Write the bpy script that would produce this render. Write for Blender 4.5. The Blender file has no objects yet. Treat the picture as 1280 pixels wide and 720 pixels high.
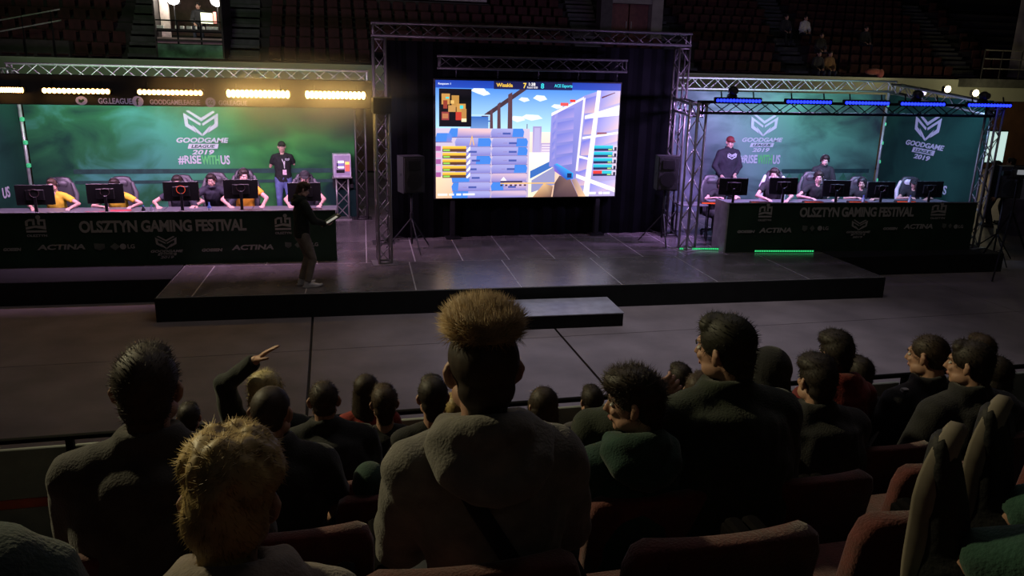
import bpy, math, random
import numpy as np
from mathutils import Matrix, Vector

C = bpy.context.scene.collection
SC = bpy.context.scene
random.seed(7)
RNG = np.random.default_rng(7)
PI = math.pi
rad = math.radians

# ------------------------------------------------------------------ camera
CAM_H = 3.69
F_PX = 966.0
_Z = Vector((80, 3480, 966.0)).normalized()            # world up seen from the camera
_X = Vector((4260, 170, -966.0)); _X = (_X - _Z * _X.dot(_Z)).normalized()
_Y = _Z.cross(_X)
cam_data = bpy.data.cameras.new('camera')
cam = bpy.data.objects.new('camera', cam_data); C.objects.link(cam)
cam_data.sensor_fit = 'HORIZONTAL'; cam_data.sensor_width = 36.0
cam_data.lens = 36.0 * F_PX / 1280.0
cam_data.clip_start = 0.05; cam_data.clip_end = 200
cam.matrix_world = Matrix.Translation((0, 0, CAM_H)) @ Matrix((_X, _Y, _Z)).to_4x4()
SC.camera = cam

# ------------------------------------------------------------------ world, exposure
world = bpy.data.worlds.new('world'); SC.world = world; world.use_nodes = True
world.node_tree.nodes['Background'].inputs[0].default_value = (0.9, 0.95, 1.0, 1)
world.node_tree.nodes['Background'].inputs[1].default_value = 0.0035
SC.view_settings.view_transform = 'Standard'; SC.view_settings.look = 'None'
SC.view_settings.exposure = 0.0; SC.view_settings.gamma = 1.0
SC.view_settings.use_curve_mapping = False

# ------------------------------------------------------------------ unseen lamps added to light the hall
def lamp(name, kind, loc, target, energy, color, size=1.0, size_y=None, spot=None, blend=0.6):
    d = bpy.data.lights.new(name, kind); d.energy = energy; d.color = color
    if kind == 'AREA':
        d.size = size
        if size_y: d.shape = 'RECTANGLE'; d.size_y = size_y
    elif kind == 'SPOT':
        d.spot_size = rad(spot); d.spot_blend = blend; d.shadow_soft_size = size
    else:
        d.shadow_soft_size = size
    o = bpy.data.objects.new(name, d); C.objects.link(o); o.location = loc
    o.rotation_euler = (Vector(target) - Vector(loc)).to_track_quat('-Z', 'Y').to_euler()
    return o
lamp('hair_rim_fill', 'SPOT', (-7.5, 9.0, 8.5), (0.4, 2.0, 2.6), 2700, (1.0, 0.87, 0.5), 0.3, spot=44)  # unseen spot added to rim hair and shoulders of the audience
lamp('desk_fill_left', 'SPOT', (-3.2, 6.5, 9), (-3.0, 13.8, .6), 70, (1.0, 0.93, 0.84), 0.4, spot=72)  # this and the next two: unseen spots added to brighten desk fronts and towers
lamp('stage_fill_middle', 'SPOT', (3.2, 6.5, 9), (3.6, 14.2, .8), 60, (1.0, 0.93, 0.84), 0.4, spot=60)
lamp('desk_fill_right', 'SPOT', (9.0, 6.0, 9), (10.2, 13.4, .6), 70, (1.0, 0.93, 0.84), 0.4, spot=72)
lamp('hall_fill', 'AREA', (1, -5.5, 9.5), (1, 2.5, 2.5), 5, (1.0, 0.95, 0.86), 4, 2)
lamp('floor_fill_area', 'AREA', (3.5, 9, 12), (3.5, 9.2, 0), 130, (0.92, 0.80, 0.80), 7, 4)  # unseen area lamp added to lift the arena floor
lamp('floor_fill_spot', 'SPOT', (5.0, 10.5, 12), (4.6, 9.8, 0), 1900, (0.86, 0.82, 1.0), 0.5, spot=52, blend=1.0)  # unseen spot added to brighten the middle of the floor
lamp('far_stand_light_left', 'SPOT', (-4, 20, 10.5), (-4, 32, 5.2), 900, (0.75, 1.0, 0.62), 0.5, spot=75)
lamp('far_stand_light_right', 'SPOT', (12, 20, 11), (15, 33, 5.6), 170, (0.9, 1.0, 0.9), 0.5, spot=95)

lamp('truss_uplight', 'AREA', (-2.8, 16.9, 3.0), (-2.8, 17.95, 3.5), 70, (0.35, 1.0, 0.4), 6.0, .12)
lamp('truss_uplight_booth', 'AREA', (10.6, 16.9, 3.05), (10.6, 17.85, 3.55), 32, (0.4, 1.0, 0.55), 5.5, .12)

# ------------------------------------------------------------------ survey scale
K = 0.9                                                # survey units -> metres
def k(*v): return tuple(K * a for a in v)

# ------------------------------------------------------------------ materials
MATS = {}
def mat(name, col, rough=0.6, metal=0.0, noise=0.25, nscale=6.0, bump=0.0, bscale=60.0, spec=0.4, emit=None, estr=0.0, sheen=0.0):
    if name in MATS: return MATS[name]
    m = bpy.data.materials.new(name); m.use_nodes = True
    nt = m.node_tree; b = nt.nodes['Principled BSDF']
    b.inputs['Roughness'].default_value = rough; b.inputs['Metallic'].default_value = metal
    b.inputs['Specular IOR Level'].default_value = spec
    if sheen: b.inputs['Sheen Weight'].default_value = sheen; b.inputs['Sheen Roughness'].default_value = 0.5
    tc = nt.nodes.new('ShaderNodeTexCoord')
    if noise > 0:
        n = nt.nodes.new('ShaderNodeTexNoise'); n.inputs['Scale'].default_value = nscale; n.inputs['Detail'].default_value = 4
        r = nt.nodes.new('ShaderNodeValToRGB')
        lo = [c * (1 - noise) for c in col]; hi = [min(1, c * (1 + noise)) for c in col]
        r.color_ramp.elements[0].position = 0.3; r.color_ramp.elements[1].position = 0.7
        r.color_ramp.elements[0].color = (*lo, 1); r.color_ramp.elements[1].color = (*hi, 1)
        nt.links.new(tc.outputs['Object'], n.inputs['Vector']); nt.links.new(n.outputs['Fac'], r.inputs['Fac'])
        nt.links.new(r.outputs['Color'], b.inputs['Base Color'])
    else:
        b.inputs['Base Color'].default_value = (*col, 1)
    if bump > 0:
        n2 = nt.nodes.new('ShaderNodeTexNoise'); n2.inputs['Scale'].default_value = bscale; n2.inputs['Detail'].default_value = 3
        bp = nt.nodes.new('ShaderNodeBump'); bp.inputs['Strength'].default_value = bump; bp.inputs['Distance'].default_value = 0.01
        nt.links.new(tc.outputs['Object'], n2.inputs['Vector']); nt.links.new(n2.outputs['Fac'], bp.inputs['Height'])
        nt.links.new(bp.outputs['Normal'], b.inputs['Normal'])
    if emit:
        b.inputs['Emission Color'].default_value = (*emit, 1); b.inputs['Emission Strength'].default_value = estr
    MATS[name] = m
    return m

def print_mat(name, dark, mid, bright, cx, cz, rx, rz, bright2=None, xs=(0, 6)):
    """printed cloth: clouds of green between a dark border and a bright middle, in the cloth's own object space"""
    m = bpy.data.materials.new(name); m.use_nodes = True; nt = m.node_tree; b = nt.nodes['Principled BSDF']
    b.inputs['Roughness'].default_value = 0.75; b.inputs['Specular IOR Level'].default_value = 0.15
    tc = nt.nodes.new('ShaderNodeTexCoord'); mp = nt.nodes.new('ShaderNodeMapping')
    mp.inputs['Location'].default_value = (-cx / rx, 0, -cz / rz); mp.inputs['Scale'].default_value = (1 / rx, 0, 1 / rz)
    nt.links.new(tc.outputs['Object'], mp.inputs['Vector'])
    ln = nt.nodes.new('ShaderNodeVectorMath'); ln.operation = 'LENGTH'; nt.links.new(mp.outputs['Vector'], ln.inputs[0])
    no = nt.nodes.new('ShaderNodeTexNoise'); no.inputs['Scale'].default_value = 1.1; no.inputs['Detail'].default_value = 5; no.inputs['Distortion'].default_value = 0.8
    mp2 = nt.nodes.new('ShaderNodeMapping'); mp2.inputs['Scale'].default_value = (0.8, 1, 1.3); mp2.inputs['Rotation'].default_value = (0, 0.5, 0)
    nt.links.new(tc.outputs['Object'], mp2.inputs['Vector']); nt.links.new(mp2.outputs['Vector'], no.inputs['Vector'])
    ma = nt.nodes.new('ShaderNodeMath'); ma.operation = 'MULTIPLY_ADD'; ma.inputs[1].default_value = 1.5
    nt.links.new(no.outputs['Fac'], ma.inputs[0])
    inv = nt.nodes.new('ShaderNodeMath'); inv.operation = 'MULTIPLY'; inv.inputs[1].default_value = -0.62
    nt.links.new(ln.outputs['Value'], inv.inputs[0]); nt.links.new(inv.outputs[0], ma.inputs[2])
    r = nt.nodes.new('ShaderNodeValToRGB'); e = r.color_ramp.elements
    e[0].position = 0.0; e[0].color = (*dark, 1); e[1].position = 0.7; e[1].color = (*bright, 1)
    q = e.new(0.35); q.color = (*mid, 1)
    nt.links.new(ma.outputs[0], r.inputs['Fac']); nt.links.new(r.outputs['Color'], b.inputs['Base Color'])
    if bright2:
        r2 = nt.nodes.new('ShaderNodeValToRGB'); e = r2.color_ramp.elements
        e[0].position = 0.0; e[0].color = (*dark, 1); e[1].position = 0.7; e[1].color = (*bright2, 1)
        q = e.new(0.35); q.color = tuple((a + c) * .45 for a, c in zip(dark, bright2)) + (1,)
        nt.links.new(ma.outputs[0], r2.inputs['Fac'])
        sx = nt.nodes.new('ShaderNodeSeparateXYZ'); nt.links.new(tc.outputs['Object'], sx.inputs[0])
        mr = nt.nodes.new('ShaderNodeMapRange'); mr.inputs[1].default_value = xs[0]; mr.inputs[2].default_value = xs[1]; nt.links.new(sx.outputs[0], mr.inputs[0])
        mx = nt.nodes.new('ShaderNodeMix'); mx.data_type = 'RGBA'
        nt.links.new(mr.outputs[0], mx.inputs[0]); nt.links.new(r.outputs['Color'], mx.inputs[6]); nt.links.new(r2.outputs['Color'], mx.inputs[7]); nt.links.new(mx.outputs[2], b.inputs['Base Color'])
    return m

def vcol_emit(name, strength):
    m = bpy.data.materials.new(name); m.use_nodes = True; nt = m.node_tree; b = nt.nodes['Principled BSDF']
    a = nt.nodes.new('ShaderNodeVertexColor'); a.layer_name = 'Col'
    b.inputs['Base Color'].default_value = (0.01, 0.01, 0.01, 1); b.inputs['Roughness'].default_value = 0.6
    nt.links.new(a.outputs['Color'], b.inputs['Emission Color']); b.inputs['Emission Strength'].default_value = strength
    return m

# ------------------------------------------------------------------ mesh helpers
class MB:
    def __init__(s): s.v = []; s.f = []
    def add(s, v, f, M=None):
        n = len(s.v)
        if M is not None: v = [tuple(M @ Vector(p)) for p in v]
        s.v += [tuple(p) for p in v]; s.f += [tuple(i + n for i in q) for q in f]
        return s
    def box(s, c, d, M=None, bev=0.0):
        x, y, z = d[0] / 2, d[1] / 2, d[2] / 2
        if bev <= 0:
            v = [(c[0] + a * x, c[1] + b * y, c[2] + e * z) for a in (-1, 1) for b in (-1, 1) for e in (-1, 1)]
            f = [(0, 1, 3, 2), (4, 6, 7, 5), (0, 4, 5, 1), (2, 3, 7, 6), (0, 2, 6, 4), (1, 5, 7, 3)]
            return s.add(v, f, M)
        t = min(bev, x * .9, y * .9, z * .9)
        def ring(ix, iy, zz): return [(c[0] + sx * ix + px * t, c[1] + sy * iy + py * t, zz) for sx, sy, px, py in
                                      ((1, -1, -1, 0), (1, -1, 0, 1), (1, 1, 0, -1), (1, 1, -1, 0), (-1, 1, 1, 0), (-1, 1, 0, -1), (-1, -1, 0, 1), (-1, -1, 1, 0))]
        rings = [ring(x - t, y - t, c[2] - z), ring(x, y, c[2] - z + t), ring(x, y, c[2] + z - t), ring(x - t, y - t, c[2] + z)]
        v = [p for r in rings for p in r]; f = []
        for i in range(3):
            for j in range(8): f.append((i * 8 + j, i * 8 + (j + 1) % 8, i * 8 + 8 + (j + 1) % 8, i * 8 + 8 + j))
        f.append(tuple(range(7, -1, -1))); f.append(tuple(range(24, 32)))
        return s.add(v, f, M)
    def tube(s, P, R, seg=10, xd=None, closed=False, rnd=False, M=None):
        P = [Vector(p) for p in P]; n = len(P)
        R = [(r, r) if not isinstance(r, (tuple, list)) else tuple(r) for r in (R if isinstance(R, (list,)) else [R] * n)]
        if rnd and not closed:
            a = (P[0] - P[1]).normalized(); b = (P[-1] - P[-2]).normalized(); r0 = R[0]; r1 = R[-1]
            m0 = min(r0); m1 = min(r1)
            P = [P[0] + a * m0 * .9, P[0] + a * m0 * .55] + P + [P[-1] + b * m1 * .55, P[-1] + b * m1 * .9]
            R = [(r0[0] * .35, r0[1] * .35), (r0[0] * .82, r0[1] * .82)] + R + [(r1[0] * .82, r1[1] * .82), (r1[0] * .35, r1[1] * .35)]
            n = len(P)
        v = []; f = []; prev = Vector(xd) if xd else None
        for i in range(n):
            if closed: t = P[(i + 1) % n] - P[i - 1]
            else: t = P[min(i + 1, n - 1)] - P[max(i - 1, 0)]
            t.normalize()
            if prev is None: prev = Vector((1, 0, 0)) if abs(t.x) < .9 else Vector((0, 1, 0))
            x = (prev - t * prev.dot(t))
            if x.length < 1e-5: x = t.orthogonal()
            x.normalize(); y = t.cross(x)
            if not xd: prev = x
            for j in range(seg):
                a = 2 * PI * j / seg
                v.append(P[i] + x * (R[i][0] * math.cos(a)) + y * (R[i][1] * math.sin(a)))
        m = n if closed else n - 1
        for i in range(m):
            for j in range(seg):
                i2 = (i + 1) % n
                f.append((i * seg + j, i * seg + (j + 1) % seg, i2 * seg + (j + 1) % seg, i2 * seg + j))
        if not closed:
            f.append(tuple(range(seg - 1, -1, -1))); f.append(tuple((n - 1) * seg + j for j in range(seg)))
        return s.add(v, f, M)
    def ell(s, c, r, seg=14, rings=9, M=None):
        v = [(c[0], c[1], c[2] - r[2])]; f = []
        for i in range(1, rings):
            a = PI * i / rings
            for j in range(seg):
                b = 2 * PI * j / seg
                v.append((c[0] + r[0] * math.sin(a) * math.cos(b), c[1] + r[1] * math.sin(a) * math.sin(b), c[2] - r[2] * math.cos(a)))
        v.append((c[0], c[1], c[2] + r[2])); t = len(v) - 1
        for j in range(seg): f.append((0, 1 + (j + 1) % seg, 1 + j))
        for i in range(rings - 2):
            for j in range(seg):
                f.append((1 + i * seg + j, 1 + i * seg + (j + 1) % seg, 1 + (i + 1) * seg + (j + 1) % seg, 1 + (i + 1) * seg + j))
        for j in range(seg): f.append((t, 1 + (rings - 2) * seg + j, 1 + (rings - 2) * seg + (j + 1) % seg))
        return s.add(v, f, M)
    def prism(s, poly, d0, d1, M=None):
        """polygon in XZ, extruded in Y from d0 to d1 (front face at d0)"""
        n = len(poly); a = sum(poly[i][0] * poly[(i + 1) % n][1] - poly[(i + 1) % n][0] * poly[i][1] for i in range(n))
        if a < 0: poly = poly[::-1]
        v = [(x, d0, z) for x, z in poly] + [(x, d1, z) for x, z in poly]
        f = [tuple(range(n)), tuple(range(2 * n - 1, n - 1, -1))] + [(i, i + n, (i + 1) % n + n, (i + 1) % n) for i in range(n)]
        return s.add(v, f, M)
    def lathe(s, prof, seg=16, M=None):
        v = []; f = []; n = len(prof)
        for r, z in prof:
            for j in range(seg): v.append((r * math.cos(2 * PI * j / seg), r * math.sin(2 * PI * j / seg), z))
        for i in range(n - 1):
            for j in range(seg): f.append((i * seg + j, i * seg + (j + 1) % seg, (i + 1) * seg + (j + 1) % seg, (i + 1) * seg + j))
        f.append(tuple(range(seg - 1, -1, -1))); f.append(tuple((n - 1) * seg + j for j in range(seg)))
        return s.add(v, f, M)
    def mesh(s, name, smooth=False):
        me = bpy.data.meshes.new(name); me.from_pydata(s.v, [], s.f)
        if smooth: me.polygons.foreach_set('use_smooth', [True] * len(me.polygons))
        return me
    def obj(s, name, m, parent=None, M=None, smooth=False):
        return link(name, s.mesh(name, smooth), m, parent, M)

def link(name, me, m, parent=None, M=None):
    if m is not None and not me.materials: me.materials.append(m)
    o = bpy.data.objects.new(name, me); C.objects.link(o)
    if parent is not None: o.parent = parent
    if M is not None: o.matrix_local = M
    return o
def thing(name, label, cat, loc=(0, 0, 0), rz=0.0, group=None, scale=1.0):
    o = bpy.data.objects.new(name, None); C.objects.link(o); o.empty_display_size = 0.1
    o.location = loc; o.rotation_euler = (0, 0, rz); o.scale = (scale,) * 3
    return tag(o, label, cat, group)
def tag(o, label, cat, group=None):
    o['label'] = label; o['category'] = cat
    if group: o['group'] = group
    return o
def struct(o, label=None):
    o['kind'] = 'structure'
    if label: o['label'] = label
    return o
def copy_tree(o, parent=None):
    c = o.copy(); C.objects.link(c)
    if parent is not None: c.parent = parent
    for ch in list(o.children): copy_tree(ch, c)
    return c
def T(*v): return Matrix.Translation(v)
def Rz(a): return Matrix.Rotation(a, 4, 'Z')
def Rx(a): return Matrix.Rotation(a, 4, 'X')
def Ry(a): return Matrix.Rotation(a, 4, 'Y')

# deferred bakes: remeshed shells and lettering are evaluated together, once
JOBS = []
def remesh_job(mb, vox, smooth, done):
    me = mb.mesh('shell'); o = bpy.data.objects.new('shell', me); C.objects.link(o)
    r = o.modifiers.new('r', 'REMESH'); r.mode = 'VOXEL'; r.voxel_size = vox
    if smooth:
        q = o.modifiers.new('s', 'SMOOTH'); q.factor = 0.5; q.iterations = smooth
    JOBS.append((o, done))
def text_job(body, done, offset=0.02, shear=0.0, spacing=1.0):
    cu = bpy.data.curves.new('letters', 'FONT'); cu.body = body; cu.extrude = 0.02; cu.resolution_u = 3
    cu.offset = offset; cu.shear = shear; cu.space_character = spacing
    o = bpy.data.objects.new('letters', cu); C.objects.link(o)
    JOBS.append((o, done))
def run_jobs():
    if not JOBS: return
    bpy.context.view_layer.update(); dg = bpy.context.evaluated_depsgraph_get(); out = []
    for o, done in JOBS:
        ev = o.evaluated_get(dg); me = ev.to_mesh()
        v = np.empty(len(me.vertices) * 3); me.vertices.foreach_get('co', v)
        f = [tuple(p.vertices) for p in me.polygons]
        out.append((v.reshape(-1, 3), f, done)); ev.to_mesh_clear()
    for o, _ in JOBS:
        d = o.data; bpy.data.objects.remove(o)
        (bpy.data.meshes if isinstance(d, bpy.types.Mesh) else bpy.data.curves).remove(d)
    JOBS.clear()
    for v, f, done in out: done(v, f)
def np_mesh(name, v, f, smooth=True):
    me = bpy.data.meshes.new(name); me.from_pydata(v.tolist() if hasattr(v, 'tolist') else v, [], f)
    if smooth: me.polygons.foreach_set('use_smooth', [True] * len(me.polygons))
    return me
def lettering(body, m, parent, x, z, w, h, y=-0.006, name='lettering', depth=0.006, offset=0.02, shear=0.0, label=None, M=None, mirror=False, spacing=1.0):
    """raised lettering lying in the parent's XZ plane, lower left corner x, z, fitted to w by h"""
    def done(v, f):
        lo = v.min(0); hi = v.max(0); s = (v - lo) / np.maximum(hi - lo, 1e-6)
        q = np.stack([x + (1 - s[:, 0] if mirror else s[:, 0]) * w, y - (s[:, 2] * depth), z + s[:, 1] * h], 1)
        o = link(name, np_mesh(name, q, f, False), m, parent, M)
        if label: o['label'] = label
    text_job(body, done, offset, shear, spacing)
# ------------------------------------------------------------------ people
SKIN = lambda: mat('skin', (0.42, 0.24, 0.17), 0.55, noise=0.08, nscale=9)
CACHE = {}
def cache_shell(key, mb, vox, smooth):
    def done(v, f): CACHE[key] = (v, f)
    remesh_job(mb, vox, smooth, done)

h = MB()                                               # head, centre of the skull at the origin, facing +y
h.ell((0, -0.012, 0.028), (0.074, 0.094, 0.086), 20, 14)
h.ell((0, 0.03, -0.028), (0.057, 0.06, 0.082), 18, 12)
h.ell((0, 0.062, -0.088), (0.026, 0.023, 0.021)); h.ell((0, 0.074, 0.03), (0.044, 0.02, 0.014))
for sx in (-1, 1):
    h.ell((sx * 0.045, 0.02, -0.062), (0.022, 0.045, 0.03)); h.ell((sx * 0.033, 0.066, -0.022), (0.021, 0.02, 0.018))
    h.tube([(sx * 0.072, -0.005, -0.03), (sx * 0.083, -0.014, -0.012), (sx * 0.087, -0.02, 0.012), (sx * 0.079, -0.012, 0.025)], [(0.008, 0.012), (0.008, 0.017), (0.008, 0.017), (0.007, 0.01)], 8, rnd=True)
h.tube([(0, 0.084, 0.016), (0, 0.098, -0.008), (0, 0.108, -0.026), (0, 0.092, -0.036)], [0.008, 0.009, 0.013, 0.01], 8, rnd=True)
h.tube([(0, 0.082, -0.052), (0, 0.089, -0.056), (0, 0.083, -0.064)], [(0.022, 0.008), (0.023, 0.01), (0.02, 0.009)], 10, xd=(1, 0, 0), rnd=True)
h.tube([(0, -0.03, -0.03), (0, -0.03, -0.10), (0, -0.035, -0.19)], [(0.055, 0.06), (0.053, 0.056), (0.06, 0.06)], 14, xd=(1, 0, 0))
cache_shell('head', h, 0.0058, 4)

def hand_mb(curl, spread):
    """left hand, wrist at origin, fingers along +y, palm to -z, thumb on +x"""
    q = MB()
    q.box((0.0, 0.05, 0.0), (0.078, 0.085, 0.024), bev=0.011); q.tube([(0, -0.03, 0), (0, 0.02, 0)], [(0.026, 0.019), (0.03, 0.017)], 10, xd=(1, 0, 0))
    for i, (x, L) in enumerate(((0.03, 0.074), (0.0105, 0.082), (-0.009, 0.076), (-0.028, 0.06))):
        P = [Vector((x, 0.085, 0))]; a = 0.1; sp = spread * (x * 5)
        for seg in (0.46, 0.3, 0.24):
            a += curl * (0.7 + 0.12 * i)
            P.append(P[-1] + Vector((math.sin(sp), math.cos(a) * math.cos(sp), -math.sin(a))) * L * seg)
        q.tube(P, [0.0092, 0.0086, 0.0078, 0.0066], 8, rnd=True)
    P = [Vector((0.03, 0.03, -0.004)), Vector((0.052, 0.055, -0.012)), Vector((0.064, 0.082, -0.02 - curl * .02)), Vector((0.064 - curl * .01, 0.105, -0.03 - curl * .03))]
    q.tube(P, [0.014, 0.011, 0.0098, 0.008], 8, rnd=True)
    return q
cache_shell('hand_rest', hand_mb(0.35, 0.5), 0.0042, 2)
cache_shell('hand_flat', hand_mb(0.06, 0.25), 0.0042, 2)
cache_shell('hand_grip', hand_mb(0.8, 0.1), 0.0042, 2)

def shoe_mb():
    q = MB()
    q.tube([(0, -0.075, 0.05), (0, -0.03, 0.052), (0, 0.05, 0.045), (0, 0.12, 0.034), (0, 0.17, 0.028)],
           [(0.034, 0.046), (0.037, 0.05), (0.042, 0.042), (0.046, 0.032), (0.036, 0.022)], 12, xd=(1, 0, 0), rnd=True)
    q.tube([(0, -0.045, 0.06), (0, -0.05, 0.115)], [(0.04, 0.052), (0.042, 0.05)], 12, xd=(1, 0, 0))
    return q
cache_shell('shoe', shoe_mb(), 0.008, 2)
def sole_mesh():
    out = []
    for j in range(28):
        a = 2 * PI * j / 28; y = .041 + .164 * math.sin(a); w = .047 if y > .06 else .038
        out.append((w * math.cos(a) * (1 - .12 * max(0, math.sin(a)) ** 4), y))
    n = len(out); q = MB(); sprg = lambda y: 1.5 * max(0, y - .07) ** 2 + .5 * max(0, -.04 - y) ** 2
    for zz, g_ in ((0.0, .97), (.006, 1.03), (.026, 1.03), (.034, .96)): q.v += [(x * g_, .041 + (y - .041) * g_, zz + sprg(y)) for x, y in out]
    for r in range(3): q.f += [(r * n + i, r * n + (i + 1) % n, r * n + n + (i + 1) % n, r * n + n + i) for i in range(n)]
    q.f += [tuple(range(n - 1, -1, -1)), tuple(range(3 * n, 4 * n))]
    return q

def hair_mb(style):
    q = MB()
    if style in ('short', 'boy', 'curly'):
        q.ell((0, -0.017, 0.04), (0.083, 0.098, 0.087), 20, 14); q.ell((0, -0.052, -0.02), (0.068, 0.056, 0.062), 16, 10)
        q.ell((0, 0.04, 0.088), (0.062, 0.044, 0.036)); q.ell((0, -0.072, -0.07), (0.048, 0.026, 0.05))
    if style == 'boy':
        q.ell((0, 0.0, 0.07), (0.085, 0.097, 0.075), 20, 12); q.ell((0, 0.06, 0.072), (0.07, 0.046, 0.04)); q.ell((0, -0.06, 0.0), (0.08, 0.058, 0.08))
    if style == 'boy':
        r_ = random.Random(3)
        for i in range(120):
            a0_ = r_.uniform(0, 2 * PI); e0 = r_.uniform(.25, 1.15); P = []; da = r_.uniform(-.5, .5); sg = r_.uniform(.5, .8)
            for j in range(5):
                e = e0 + sg * j / 4; a_ = a0_ + da * j / 4; rr = 1.0 + .05 * math.sin(j) + (.03 if j == 2 else 0)
                P.append((.085 * rr * math.sin(e) * math.cos(a_), -.008 + .101 * rr * math.sin(e) * math.sin(a_), .055 + .096 * rr * math.cos(e)))
            w_ = r_.uniform(.008, .014); q.tube(P, [w_ * .7, w_, w_, w_ * .8, w_ * .3], 6)
    if style == 'spiky':
        q.ell((0, 0.005, 0.112), (0.08, 0.092, 0.046), 20, 12); q.tube([(0, -0.008, 0.085), (0, -0.003, 0.13)], [(0.08, 0.094), (0.085, 0.094)], 18, xd=(1, 0, 0))
    if style == 'curly':
        q.ell((0, 0.012, 0.085), (0.086, 0.098, 0.055), 18, 10); q.ell((0, 0.078, 0.07), (0.06, 0.032, 0.03))
    if style == 'shaved':
        q.ell((0, -0.015, 0.034), (0.077, 0.095, 0.084), 20, 14); q.ell((0, -0.05, -0.02), (0.063, 0.052, 0.05))
    if style == 'long':
        q.ell((0, -0.02, 0.042), (0.088, 0.1, 0.09), 20, 14)
        q.tube([(0, -0.05, 0.0), (0, -0.068, -0.08), (0, -0.085, -0.17), (0, -0.088, -0.24)], [(0.088, 0.06), (0.086, 0.05), (0.09, 0.042), (0.066, 0.026)], 16, xd=(1, 0, 0), rnd=True)
        for sx in (-1, 1): q.tube([(sx * .07, 0.01, 0.03), (sx * 0.078, -0.015, -0.06), (sx * 0.07, -0.03, -0.15)], [0.024, 0.024, 0.02], 8, rnd=True)
    if style == 'bob':
        q.ell((0, -0.02, 0.042), (0.09, 0.1, 0.09), 20, 14); q.ell((0, -0.055, -0.04), (0.085, 0.062, 0.075), 16, 10)
        for sx in (-1, 1): q.tube([(sx * .072, 0.015, 0.04), (sx * 0.08, -0.005, -0.05), (sx * 0.07, -0.02, -0.1)], [0.024, 0.026, 0.02], 8, rnd=True)
    if style == 'cap':
        q.ell((0, -0.012, 0.052), (0.085, 0.1, 0.085), 20, 14); q.tube([(0, -0.012, 0.035), (0, -0.012, 0.06)], [(0.087, 0.103), (0.086, 0.101)], 20, xd=(1, 0, 0))
        q.tube([(0, 0.06, 0.048), (0, 0.12, 0.048), (0, 0.165, 0.038)], [(0.075, 0.008), (0.068, 0.007), (0.04, 0.006)], 14, xd=(1, 0, 0))
    if style == 'beanie':
        q.ell((0, -0.018, 0.045), (0.09, 0.106, 0.1), 20, 14); q.tube([(0, -0.018, -0.01), (0, -0.018, 0.035)], [(0.091, 0.107), (0.095, 0.11)], 20, xd=(1, 0, 0), rnd=False)
    if style == 'hood':
        q.ell((0, -0.03, 0.03), (0.112, 0.12, 0.118), 20, 14); q.tube([(0, -0.04, -0.02), (0, -0.055, -0.16)], [(0.105, 0.105), (0.12, 0.105)], 18, xd=(1, 0, 0))
    return q
for st in ('short', 'boy', 'spiky', 'curly', 'shaved', 'long', 'bob', 'cap', 'beanie', 'hood'):
    cache_shell('hair_' + st, hair_mb(st), 0.0065 if st != 'cap' else 0.0055, 3 if st != 'cap' else 2)

def strands(v, f, n, L, w, bias, rng, zmin=-1, jitter=0.5, taper=None, nw=0.8):
    fa = np.array([q[:3] for q in f]); c = v[fa].mean(1)
    nn = np.cross(v[fa[:, 1]] - v[fa[:, 0]], v[fa[:, 2]] - v[fa[:, 0]]); nn /= np.linalg.norm(nn, axis=1)[:, None] + 1e-9
    ok = np.where((c[:, 2] > zmin))[0]; ix = rng.choice(ok, n)
    p = c[ix]; nr = nn[ix]; bb = np.array(bias)[None, :] * np.ones((n, 1)); bb = bb - nr * ((bb * nr).sum(1) * (1 if nw < .5 else 0))[:, None]; d = nr * nw + bb + rng.normal(0, jitter, (n, 3)); d /= np.linalg.norm(d, axis=1)[:, None]
    ln = L * rng.uniform(0.5, 1.1, n)
    if taper: ln = ln * np.clip((p[:, 2] - taper[0]) / (taper[1] - taper[0]), 0.15, 1)
    a = np.cross(d, rng.normal(0, 1, (n, 3))); a /= np.linalg.norm(a, axis=1)[:, None]; b = np.cross(d, a)
    base = p - nr * 0.004
    V = np.stack([base + a * w, base - a * w * .5 + b * w * .87, base - a * w * .5 - b * w * .87, p + d * ln[:, None]], 1).reshape(-1, 3)
    F = []
    for i in range(n):
        q = i * 4; F += [(q, q + 1, q + 3), (q + 1, q + 2, q + 3), (q + 2, q, q + 3)]
    return V, F

def ik(a, b, l1, l2, pole):
    a = Vector(a); b = Vector(b); d = b - a; L = d.length
    if L > (l1 + l2) * .998: b = a + d * ((l1 + l2) * .998 / L); d = b - a; L = d.length
    u = d / L; x = (l1 * l1 - l2 * l2 + L * L) / (2 * L); hh = math.sqrt(max(0, l1 * l1 - x * x))
    p = Vector(pole); p = p - u * p.dot(u); p.normalize()
    return a + u * x + p * hh, b

def wrinkle(v, amp, fr):
    n = np.sin(v[:, 2] * fr + 3 * np.sin(v[:, 0] * fr * .6)) * np.sin(v[:, 0] * fr * .8 + v[:, 1] * fr * .7 + 1.3)
    c = v.mean(0); d = v - c; d[:, 2] *= .2; d /= np.linalg.norm(d, axis=1)[:, None] + 1e-6
    return v + d * (n * amp)[:, None]

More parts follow.
